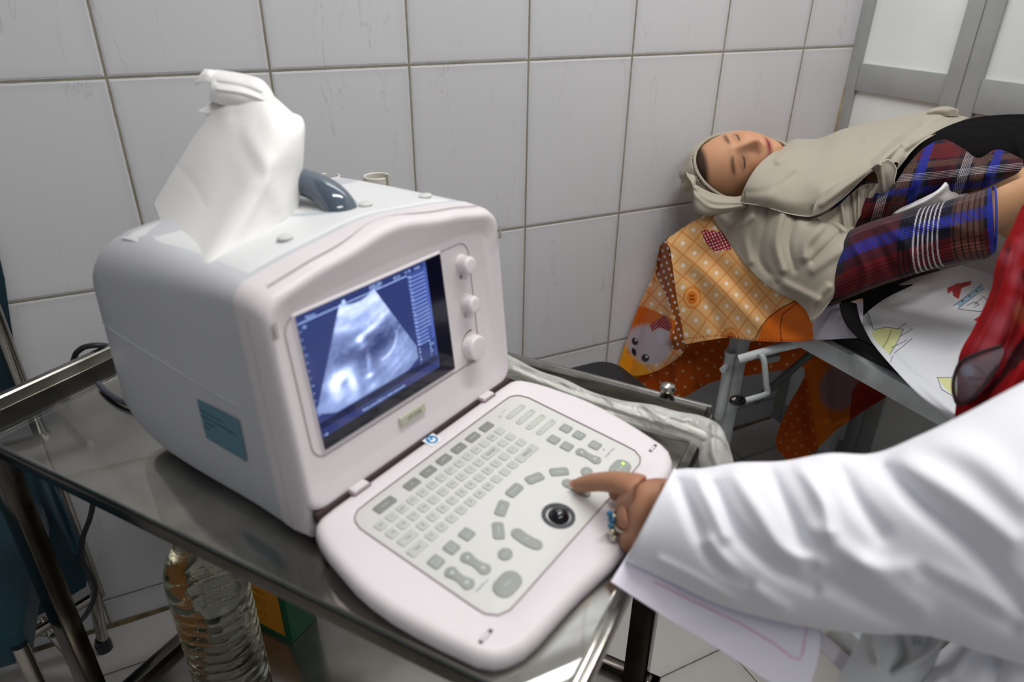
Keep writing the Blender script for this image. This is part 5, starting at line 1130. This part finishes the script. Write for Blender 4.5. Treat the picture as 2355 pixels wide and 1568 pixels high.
add_hand(J, Eg, 45, unit([-.5, .85, -.1]), unit([.85, .5, 0]), np.array([0, 0, 1.]))
ev = skin('body', J, Eg, None, root=32)
ev.materials.clear(); ev.materials.append(M_hand); ev.polygons.foreach_set('use_smooth', [True]*len(ev.polygons)); ev.name = 'body'
bo2 = bpy.data.objects.new('body', ev); C.objects.link(bo2); dp_(bo2)
nl = MB(); c0 = D(1322, 1111, .7335); nl.lathe([(0, 0), (.0052, 0), (.0050, .0009), (0, .0014)], n=16, xf=lambda p: c0+p[0]*unit(r_+.1*u_)*1.15+p[1]*unit(u_)*.9-p[2]*unit(f_-.3*u_+.2*r_)); 
o = dp_(nl.build('fingernail', mat('nail', L(206, 146, 128), .3)))
# ring on the curled finger
rg_ = MB(); rc = D(1422, 1206, .677); t1 = unit(u_*.8+r_*.1); t2 = unit(f_)
ax_ = unit(np.array(J[15][0])-np.array(J[16][0])); b1 = unit(np.cross(ax_, f_)); b2 = np.cross(ax_, b1); rc = (np.array(J[15][0])*.6+np.array(J[16][0])*.4)
rg_.tube([rc+.0135*(math.cos(a)*b1+math.sin(a)*b2) for a in np.linspace(0, 2*PI, 30, endpoint=False)], .0017, 0, n=8, closed=True)
gp = D(1405, 1205, .674)
for du, dv, r, mi in ((-3, -24, .0034, 1), (1, -10, .0036, 1), (-1, 4, .0030, 1), (2, 17, .0034, 2), (6, 31, .0040, 2), (6, -18, .0028, 2), (8, 8, .0030, 3), (9, 24, .0028, 3), (7, -6, .0024, 3)):
    b = bmesh.new(); bmesh.ops.create_icosphere(b, subdivisions=2, radius=r); q = D(1405+du, 1205+dv, .676+.0006*du); rg_.bm(b, mi, xf=lambda p, q=q: q+p)
o = dp_(rg_.build('finger_ring', [mat('ring_silver', L(190, 184, 168), .25, metal=1), mat('ring_blue_stone', L(22, 96, 136), .12, coat=.5), mat('ring_pale_bead', L(205, 200, 176), .2, metal=.6), mat('ring_dark_setting', L(40, 36, 40), .3, metal=.8)])); o['label'] = 'silver ring with blue stones'
M_coat = mat('coat_cotton', L(236, 236, 242), .8, bump=(800, .12, .0004), sheen=.05, spec=.2)
CS = [(1552, 1080, 1440, 1292, .660, .042), (1580, 1077, 1470, 1306, .658, .047), (1620, 1076, 1545, 1340, .652, .055), (1700, 1063, 1650, 1388, .64, .060), (1800, 1060, 1765, 1422, .625, .065), (1905, 1042, 1890, 1446, .61, .07), (2010, 1042, 2010, 1458, .595, .075), (2110, 1003, 2130, 1462, .58, .08), (2220, 950, 2260, 1500, .57, .085), (2355, 878, 2400, 1540, .56, .09), (2520, 800, 2560, 1560, .56, .1), (2700, 740, 2740, 1540, .57, .11), (2880, 720, 2900, 1500, .60, .12)]
KF = [([(1560, 1110), (1592, 1190), (1640, 1290), (1720, 1345)], 13, -.010), ([(1600, 1090), (1640, 1160), (1668, 1230)], 14, .009), ([(1640, 1120), (1690, 1220), (1790, 1310), (1870, 1350)], 14, -.012), ([(1690, 1090), (1740, 1170), (1800, 1260), (1880, 1300)], 16, .009),
      ([(1770, 1080), (1810, 1170), (1850, 1250)], 14, -.010), ([(1840, 1070), (1890, 1150), (1910, 1220)], 14, .010), ([(1630, 1250), (1700, 1330), (1800, 1400)], 16, .010), ([(1870, 1310), (1960, 1370), (2080, 1440)], 18, -.012), ([(1930, 1070), (1970, 1150), (2030, 1230)], 16, -.009), ([(1880, 1220), (1990, 1300), (2120, 1400)], 20, .008),
      ([(2040, 1080), (2120, 1160), (2240, 1260), (2355, 1400)], 18, -.014), ([(2080, 1060), (2190, 1130), (2330, 1240)], 24, .012), ([(1500, 1120), (1478, 1200), (1460, 1280)], 14, .004), ([(1990, 1300), (2150, 1330), (2300, 1400)], 22, .008), ([(2120, 1320), (2230, 1380), (2330, 1440)], 16, -.008),
      ([(2150, 1000), (2260, 1060), (2355, 1150)], 30, .010), ([(1520, 1290), (1600, 1330), (1690, 1385)], 10, .006)]
KF = [(p, w_*1.3, a*.72) for p, w_, a in KF]
dp_(limb('coat_sleeve', CS, 260, 200, M_coat, folds=KF, cap=False, pw=.92))
lin = CS[0:2]; cu = [(1553, 1081, 1442, 1290, .6605, .041), (1560, 1088, 1462, 1286, .660, .034), (1570, 1092, 1490, 1290, .657, .032)]
dp_(limb('sleeve_lining', cu, 14, 60, M_coat, cap=False, pw=.95))
ct = MB(); ct.tube([D(1496+56*math.cos(a), 1186-106*math.cos(a), .660-.040*math.sin(a)) for a in np.linspace(0, 2*PI, 60, endpoint=False)], .0014, n=6, closed=True); dp_(ct.build('cuff_hem', M_coat))
# body of the coat behind the sleeve
CBs = [(2330, 1330, 2900, 1250, .66, .07), (2260, 1420, 2920, 1400, .66, .08), (2170, 1500, 2930, 1550, .67, .09), (2090, 1600, 2930, 1700, .68, .09), (2060, 1750, 2900, 1900, .74, .10), (2080, 1980, 2800, 2150, .88, .11)]
dp_(limb('coat_front', CBs, 80, 120, M_coat, folds=[([(2330, 1400), (2240, 1480), (2160, 1570)], 16, .012), ([(2300, 1470), (2290, 1600)], 18, -.012), ([(2200, 1480), (2160, 1600)], 16, -.010)], cap=True))
tj = [((.95, -1.20, .93), (.07, .07)), ((.92, -1.23, .80), (.125, .15)), ((.93, -1.27, .54), (.13, .17)), ((.94, -1.10, .48), (.09, .10)), ((1.05, -1.11, .48), (.09, .10)), ((.94, -1.04, .30), (.075, .085)), ((1.06, -1.05, .30), (.075, .085)),
      ((1.03, -1.30, .88), (.075, .075)), ((1.12, -1.22, .72), (.06, .06)), ((1.06, -1.12, .63), (.05, .05)), ((.853, -1.175, .88), (.085, .085))]
tv = skin('coat_back', tj, [(0, 1), (1, 2), (2, 3), (2, 4), (3, 5), (4, 6), (1, 7), (7, 8), (8, 9), (1, 10)], None, root=1)
tv.materials.clear(); tv.materials.append(M_coat); tv.polygons.foreach_set('use_smooth', [True]*len(tv.polygons)); ob_ = bpy.data.objects.new('coat_back', tv); C.objects.link(ob_); dp_(ob_)
hc2 = np.array([1.0, -1.13, 1.15]); n2 = unit([-.62, .62, -.45]); c2 = unit(np.array([0, 0, 1.])-n2*n2[2]); l2 = np.cross(c2, n2)
X_, Y_, Z_, x, y, z = head_pts(60, 70); hp2 = hc2+X_[..., None]*l2+Y_[..., None]*n2+Z_[..., None]*c2
dp_(surf_mesh('face', hp2, M_hand, None, closed_u=True))
X_, Y_, Z_, x, y, z = head_pts(60, 70, 1.0, False); keep2 = ~((y > 0) & ((X_/.066)**2+((Z_+.004)/.092)**2 < 1))
wp2 = hc2+(X_*1.16)[..., None]*l2+(Y_*1.13-.006)[..., None]*n2+(Z_*1.12)[..., None]*c2
w2 = MB(); idx = np.arange(X_.size).reshape(X_.shape); w2.add(wp2.reshape(-1, 3), [], 0)
for i in range(X_.shape[0]-1):
    for j in range(X_.shape[1]):
        k = (j+1) % X_.shape[1]
        if keep2[i, j] and keep2[i+1, j] and keep2[i, k] and keep2[i+1, k]: w2.f.append([idx[i, j], idx[i+1, j], idx[i+1, k], idx[i, k]]); w2.m.append(0)
w2.loft([[tuple(np.array([cx_, cy_, z_])+r*np.array([math.cos(a), math.sin(a), 0])) for a in np.linspace(0, 2*PI, 40, endpoint=False)] for cx_, cy_, z_, r in ((.99, -1.14, 1.09, .075), (.97, -1.16, 1.03, .095), (.95, -1.19, .98, .13), (.94, -1.20, .93, .165), (.93, -1.21, .86, .18))], cap=(False, False))
dp_(w2.build('headscarf_wrap', mat('red_scarf_plain', L(126, 12, 18), .85), angle=180))
stl = empty('stool', (.93, -1.28, 0)); tag(stl, 'round stool the person in the white coat sits on', 'stool')
t_ = MB(); t_.lathe([(0, .36), (.15, .36), (.16, .375), (.16, .39), (.14, .405), (0, .405)], n=36); t_.build('seat', mat('stool_vinyl', L(30), .4), stl)
for a in range(4): t_ = MB(); t_.tube([(.10*math.cos(a*PI/2+.7), .10*math.sin(a*PI/2+.7), .365), (.15*math.cos(a*PI/2+.7), .15*math.sin(a*PI/2+.7), 0)], .011, n=12); t_.build('leg', M_steel, stl)
# scarf
M_red = mat('red_scarf', rough=.85, vcol='Col', bump=(500, .2, .0005), spec=.15)
def red_paint(U, V):
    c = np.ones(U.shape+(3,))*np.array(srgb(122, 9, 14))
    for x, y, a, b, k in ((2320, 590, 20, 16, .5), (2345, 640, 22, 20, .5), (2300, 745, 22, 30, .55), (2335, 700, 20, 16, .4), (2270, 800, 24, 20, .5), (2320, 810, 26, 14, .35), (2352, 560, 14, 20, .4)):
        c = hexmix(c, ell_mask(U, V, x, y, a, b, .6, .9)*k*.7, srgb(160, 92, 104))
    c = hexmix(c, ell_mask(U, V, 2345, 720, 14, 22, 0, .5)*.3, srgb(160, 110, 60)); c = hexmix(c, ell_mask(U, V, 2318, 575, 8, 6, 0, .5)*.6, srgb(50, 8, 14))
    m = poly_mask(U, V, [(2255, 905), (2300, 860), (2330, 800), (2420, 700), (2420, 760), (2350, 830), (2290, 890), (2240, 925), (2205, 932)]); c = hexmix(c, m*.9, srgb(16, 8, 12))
    return c
RS = [[(2352, 470, .80), (2372, 478, .79), (2420, 480, .78), (2500, 470, .80)], [(2322, 535, .79), (2350, 548, .775), (2410, 560, .76), (2500, 560, .78)], [(2292, 600, .785), (2330, 620, .765), (2400, 640, .75), (2500, 640, .77)], [(2278, 668, .78), (2320, 690, .755), (2390, 710, .74), (2500, 720, .76)], [(2240, 752, .775), (2300, 775, .75), (2380, 790, .735), (2500, 800, .75)],
      [(2205, 820, .77), (2275, 850, .745), (2370, 870, .73), (2500, 880, .74)], [(2200, 915, .77), (2260, 930, .745), (2350, 940, .73), (2500, 940, .74)], [(2186, 1000, .775), (2250, 1015, .75), (2340, 1020, .735), (2500, 1010, .74)], [(2150, 1080, .80), (2240, 1080, .77), (2340, 1080, .75), (2500, 1080, .76)]]
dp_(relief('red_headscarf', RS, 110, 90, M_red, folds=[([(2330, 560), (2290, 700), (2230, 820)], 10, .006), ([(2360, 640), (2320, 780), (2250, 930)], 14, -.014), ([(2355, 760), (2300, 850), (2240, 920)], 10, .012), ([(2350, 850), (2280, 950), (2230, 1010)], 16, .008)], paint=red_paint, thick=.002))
def grey_paint(U, V):
    c = np.ones(U.shape+(3,))*np.array(srgb(92, 88, 94)); 
    for P_ in ([(2232, 850), (2246, 842), (2262, 858)], [(2228, 868), (2250, 872)], [(2240, 888), (2262, 900), (2280, 888)], [(2252, 872), (2290, 862)]): c = hexmix(c, seg_mask(U, V, P_, 2)*.5, srgb(40, 38, 46))
    c = hexmix(c, ell_mask(U, V, 2225, 852, 16, 14)*.4, srgb(110, 134, 156)); return c
M_sheer = mat('sheer_grey_cloth', rough=.7, vcol='Col', alpha=.72, spec=.15)
GC = [[(2196, 862, .762), (2212, 830, .757), (2250, 812, .750), (2302, 795, .744)], [(2192, 890, .760), (2222, 868, .748), (2262, 846, .742), (2308, 805, .738)], [(2196, 915, .760), (2226, 898, .746), (2262, 870, .740), (2306, 820, .736)], [(2205, 930, .760), (2226, 922, .748), (2256, 896, .742), (2296, 842, .738)]]
GC = [[(u, v, d-.004) for u, v, d in r] for r in GC]
dp_(relief('scarf_sheer_corner', GC, 40, 40, M_sheer, paint=grey_paint, thick=0))
e_ = MB(); e_.tube([D(u, v, d-.002) for u, v, d in catmull([GC[0][3], GC[0][2], GC[0][1], GC[0][0], GC[1][0], GC[2][0], GC[3][0], GC[3][1], GC[3][2], GC[3][3]], 6)], .0018, n=6); dp_(e_.build('scarf_dark_edge', mat('scarf_edge', L(30, 8, 14), .8)))
# ================================================================== PAPERS
M_pap = mat('paper', rough=.75, vcol='Col', spec=.2)
def pap_paint(U, V):
    c = np.ones(U.shape+(3,))*np.array(srgb(228, 224, 236)); c = hexmix(c, seg_mask(U, V, [(1505, 1338), (1600, 1385), (1700, 1432), (1780, 1480), (1822, 1512), (1838, 1516), (1846, 1500), (1856, 1440)], 2.6)*.55, srgb(206, 130, 160)); return c
S1 = [[(1452, 1262, .660), (1560, 1320, .660), (1700, 1372, .655), (1875, 1405, .650)], [(1428, 1300, .650), (1540, 1368, .650), (1690, 1442, .650), (1886, 1490, .645)], [(1405, 1337, .635), (1520, 1412, .640), (1668, 1502, .640), (1850, 1620, .635)]]
o = relief('paper_sheet', S1, 110, 150, M_pap, paint=pap_paint, thick=.0006, folds=[([(1500, 1330), (1700, 1420), (1850, 1480)], 30, .003)])
tag(o, 'large white paper sheet with faint pink line held below the coat sleeve', 'paper')
S2 = [[(1852, 1412, .690), (1890, 1452, .690), (1960, 1515, .688), (2050, 1600, .685)], [(1850, 1450, .690), (1886, 1492, .690), (1930, 1540, .688), (1990, 1620, .685)]]
o = relief('paper_sheet', S2, 20, 40, M_pap, paint=lambda U, V: np.ones(U.shape+(3,))*np.array(srgb(222, 218, 228)), thick=.0006)
tag(o, 'narrow white paper strip at the bottom, right of the pink lined sheet', 'paper')
M_film = mat('clear_plastic_film', L(240, 240, 234), .2, alpha=.46, spec=.9, coat=.4, bump=(55, .9, .004), noise=(30, L(200, 198, 188), .5))
M_film2 = mat('milky_plastic_film', L(216, 218, 220), .35, alpha=.72, spec=.6, bump=(25, .6, .004))
CP = [[(1990, 1440, .665), (2050, 1430, .660), (2120, 1425, .655), (2190, 1415, .65)], [(1965, 1490, .665), (2040, 1480, .645), (2120, 1470, .64), (2185, 1450, .645)], [(1935, 1545, .665), (2030, 1530, .645), (2105, 1520, .64), (2165, 1490, .645)], [(1900, 1610, .665), (2010, 1600, .65), (2080, 1590, .65), (2140, 1560, .655)]]
o = relief('plastic_glove', CP, 60, 70, M_film2, folds=[([(2180, 1430), (2140, 1500), (2060, 1545)], 7, .018), ([(2060, 1440), (2080, 1500), (2060, 1540)], 9, -.012), ([(2000, 1450), (2020, 1520)], 9, .010), ([(2110, 1440), (2110, 1480)], 9, -.01)], thick=.001)
tag(o, 'crumpled milky white plastic film under the coat sleeve at the bottom', 'plastic film'); o.name = 'crumpled_plastic_film'
# ================================================================== WRAPPED CABLE ALONG THE FAR RIM
wr = empty('plastic_wrapping', tuple(PZ(1400, 950, CZ)))
tag(wr, 'clear crinkled plastic wrapping bundled along the far rim of the trolley', 'plastic wrapping')
def zd(u, v, z=.776): return depth_of(PZ(u, v, z))
WR = [(1150, 805, 1140, 862), (1190, 826, 1178, 872), (1240, 852, 1230, 896), (1300, 872, 1285, 918), (1360, 900, 1345, 944), (1430, 920, 1412, 972), (1500, 930, 1478, 990), (1556, 945, 1530, 1006), (1610, 955, 1580, 1016), (1652, 975, 1606, 1030)]
WRl = [(a, b, c_, d_, zd((a+c_)/2, (b+d_)/2, .776), .012) for a, b, c_, d_ in WR]+[(1672, 1010, 1606, 1058, .84, .018), (1690, 1070, 1616, 1095, .845, .02), (1704, 1130, 1640, 1140, .86, .02)]
wf = [([(1180, 850), (1300, 900), (1450, 950), (1580, 990)], 5, .005), ([(1480, 930), (1520, 960), (1600, 1000)], 6, .006), ([(1200, 840), (1320, 880), (1420, 930)], 4, .003), ([(1640, 980), (1640, 1040), (1660, 1090)], 7, .010), ([(1610, 1010), (1650, 1010), (1680, 1050)], 6, -.006)]
rw = np.random.default_rng(3)
for k in range(60):
    u0 = rw.uniform(1160, 1600); v0 = np.interp(u0, [1150, 1300, 1500, 1600], [835, 893, 962, 990])+rw.uniform(-24, 24); wf.append(([(u0, v0), (u0+rw.uniform(10, 40), v0+rw.uniform(-6, 26))], rw.uniform(2, 4.5), rw.uniform(-.003, .0035)))
under(limb('film', WRl, 240, 70, M_film, folds=wf), wr)
cbm = MB(); cbm.tube([PZ(u, v, z) for u, v, z in ((1150, 836, .772), (1230, 872, .772), (1330, 910, .772), (1430, 940, .773), (1520, 965, .775), (1590, 990, .782), (1628, 1010, .775))]+[D(1640, 1050, .86), D(1655, 1110, .88), D(1670, 1200, .92)], .0055, n=12, smooth=6)
cbl = cbm.build('probe_cable', mat('cable_grey', L(206, 206, 198), .4)); tag(cbl, 'pale grey cable running inside the clear plastic wrapping', 'cable')
# ================================================================== POWER CORD
M_cord = mat('cord_black', L(40, 42, 46), .45)
pcd = MB(); pcd.tube([D(300, 800, 1.12), D(262, 798, 1.06), D(232, 794, 1.035), D(202, 796, 1.03), D(184, 804, 1.035), D(172, 820, 1.05), D(168, 860, 1.10), D(185, 1000, 1.13), D(208, 1110, 1.14), D(214, 1150, 1.14), D(207, 1190, 1.14), D(190, 1240, 1.15), D(190, 1290, 1.16), D(214, 1335, 1.17), D(217, 1370, 1.18), D(200, 1410, 1.20), D(170, 1440, 1.24), D(120, 1462, 1.3)], .0042, n=12, smooth=8)
tag(pcd.build('power_cord', M_cord), 'black power cord looping over the trolley rim and hanging to the floor', 'power cord')
cb2 = MB(); cb2.tube([PZ(u, v, CZ+.0045) for u, v in ((226, 882), (244, 900), (270, 918), (300, 930), (350, 940))], .0036, n=12, smooth=6)  # thin dark tube modelled in place of the cord's reflection in the glass
tag(cb2.build('cable_reflection', mat('reflected_cord_grey', L(72, 76, 84), .5)), 'dark cable lying on the glass behind the ultrasound machine', 'cable')
# ================================================================== LOWER SHELF: BOTTLE AND BOX
bt = empty('water_bottle', tuple(e1*.415-e2*.312+np.array([0, 0, SZ])))
tag(bt, 'large clear dented plastic water bottle with ribbed side standing on the lower shelf', 'bottle')
prof = [(0, .004), (.040, .001), (.050, .004), (.053, .016)]
for k in range(13): z = .03+k*.0185; prof += [(.0535, z), (.0535, z+.008), (.0505, z+.0115), (.0505, z+.0135)]
prof += [(.0535, .275), (.0535, .295), (.050, .318), (.042, .340), (.030, .360), (.018, .376), (.0145, .384), (.0145, .392)]
bo_ = MB(); rr_ = []
for r, z in prof:
    row = []
    for k in range(64):
        a = 2*PI*k/64; rib = 1-(.045*math.exp(-((math.remainder(a-3.9, 2*PI))/.9)**2) if .05 < z < .30 else 0); dn = 1-.10*math.exp(-((z-.24)/.05)**2-((math.remainder(a-4.2, 2*PI))/.35)**2)-.07*math.exp(-((z-.14)/.06)**2-((math.remainder(a-4.5, 2*PI))/.25)**2)-.05*math.exp(-((z-.31)/.02)**2-((math.remainder(a-5, 2*PI))/.5)**2)
        q = r*rib*dn; row.append((q*math.cos(a), q*math.sin(a), z))
    rr_.append(row)
bo_.loft(rr_); o = bo_.build('bottle_body', mat('bottle_water', L(206, 206, 186), .03, trans=1, ior=1.30, bump=(45, .35, .004)), bt)
cp = MB(); cp.lathe([(0, .386), (.0165, .386), (.0165, .402), (.0155, .404), (0, .404)], n=32); cp.build('bottle_cap', mat('cap_blue', L(190, 200, 210), .4), bt)
def be(a, b, z): return e1*a+e2*b+np.array([0, 0, z])
bx = MB(); A0, B0 = .395, -.178
g = MB(); g.box((A0-.125, B0, SZ), (A0, B0+.062, SZ+.150), bev=.002); bx.add([e1*p[0]+e2*p[1]+np.array([0, 0, p[2]]) for p in g.v], g.f, 0)
lb = MB(); lb.box((A0-.120, B0-.0006, SZ+.012), (A0-.014, B0, SZ+.140)); bx.add([e1*p[0]+e2*p[1]+np.array([0, 0, p[2]]) for p in lb.v], lb.f, 1)
for k, (t, s_, zz_) in enumerate((('1000', .010, .118), ('CLINICAL', .008, .098), ('for single use only', .005, .082), ('keep dry and cool', .005, .074), ('latex free', .005, .066), ('size 1B', .008, .045))):
    bx.text(t, 0, 0, s_, .0008, 2, xf=lambda p, zz_=zz_: be(A0-.062+p[0], B0-p[2], SZ+zz_+p[1]))
bx = bx.build('cardboard_box', [mat('box_green', L(20, 92, 58), .5, noise=(20, L(14, 70, 44), .5)), mat('box_label_orange', L(214, 138, 24), .5), mat('box_label_ink', L(120, 66, 20), .6)], smooth=False)
tag(bx, 'green box with orange label on the lower shelf behind the bottle', 'box')
# ================================================================== CHAIR, STOOL
M_chr = mat('chrome_tube', L(170, 166, 158), .14, metal=1, noise=(14, L(120, 110, 98), .5))
ch = empty('chair', (-.42, -.20, 0)); tag(ch, 'chrome tube chair draped with teal cloth at the left edge', 'chair')
def cp_(n, mb, m): o = mb.build(n, m, ch); o.location = -Vector(ch.location); return o
for xx in (-.238, -.58):
    t_ = MB(); t_.tube([(xx, -.055, .14), (xx, -.052, .5), (xx, -.050, .80), (xx+(.0 if xx < -.5 else 0), -.047, .98)], .011, n=16, smooth=4); cp_('back_upright', t_, M_chr)
t_ = MB(); t_.tube([(-.238, -.047, .98), (-.25, -.046, 1.0), (-.42, -.046, 1.005), (-.57, -.046, 1.0), (-.58, -.047, .98)], .011, n=14, smooth=4); cp_('top_rail', t_, M_chr)
for a, b in (((-.245, -.06, .15), (-.26, -.06, .01)), ((-.595, -.06, .15), (-.60, -.06, .01)), ((-.27, -.40, .40), (-.262, -.43, .01)), ((-.59, -.40, .40), (-.60, -.43, .01))):
    t_ = MB(); t_.tube([a, b], .011, n=14); cp_('leg', t_, M_chr); t_ = MB(); t_.lathe([(0, 0), (.016, 0), (.016, .02), (.0125, .03), (0, .03)], n=18, xf=lambda p, b=b: p+np.array([b[0], b[1], 0])); cp_('rubber_tip', t_, M_black)
for a, b in ((D(-40, 1530, 1.36), D(215, 1372, 1.36)), (D(90, 1424, 1.38), D(190, 1535, 1.40)), (D(-30, 1450, 1.36), D(110, 1452, 1.38))):
    t_ = MB(); t_.tube([a, b], .0095, n=14); cp_('stretcher', t_, M_chr)
SEAT_ = 1
M_teal = mat('teal_cloth', L(4, 48, 60), .8, noise=(6, L(3, 36, 48), .6), bump=(60, .4, .003), sheen=.1)
TL = [[(-300, 480, 1.22), (-120, 500, 1.22), (-20, 560, 1.24), (10, 640, 1.27)], [(-300, 700, 1.23), (-120, 720, 1.22), (-10, 740, 1.24), (32, 790, 1.28)], [(-300, 900, 1.25), (-120, 920, 1.22), (0, 930, 1.23), (66, 960, 1.28)], [(-300, 1080, 1.27), (-120, 1080, 1.23), (30, 1080, 1.23), (128, 1100, 1.29)],
      [(-300, 1250, 1.30), (-120, 1250, 1.26), (60, 1240, 1.25), (180, 1230, 1.30)], [(-300, 1420, 1.33), (-120, 1380, 1.28), (60, 1340, 1.27), (200, 1310, 1.31)], [(-300, 1500, 1.34), (-120, 1480, 1.31), (40, 1440, 1.30), (196, 1350, 1.31)]]
t_ = MB(); t_.box((-.60, -.40, .36), (-.262, -.075, .425), bev=.015, seg=3); cp_('seat', t_, M_teal)
TL = [[(r[0][0]-260, r[0][1]+30, 1.06)]+r for r in TL]
o = relief('back_cover', TL, 90, 80, M_teal, folds=[([(60, 1000), (110, 1150), (170, 1280)], 9, .02), ([(0, 900), (40, 1100), (60, 1300)], 16, -.03), ([(-40, 700), (-30, 1000), (0, 1300)], 18, .02), ([(120, 1110), (150, 1180), (190, 1300)], 5, .012)], thick=.003); cp_wrap = o; o.parent = ch; o.location = -Vector(ch.location)
so = empty('stool', (.82, -.215, 0)); tag(so, 'stool with black padded seat between the trolley and the bed', 'stool')
t_ = MB(); t_.prism(rrect(0, 0, .29, .29, .06, 8), .385, .43, bev=.018, seg=4); t_.build('seat', mat('black_leatherette', L(24, 24, 27), .4), so)
for sx in (-1, 1):
    for sy in (-1, 1): t_ = MB(); t_.tube([(sx*.10, sy*.10, .39), (sx*.125, sy*.125, .0)], .011, n=12); t_.build('leg', M_chr, so)
t_ = MB(); t_.tube([(.112*math.cos(a)*1.38, .112*math.sin(a)*1.38, .17) for a in np.linspace(0, 2*PI, 24, endpoint=False)], .006, n=8, closed=True); t_.build('foot_ring', M_chr, so)
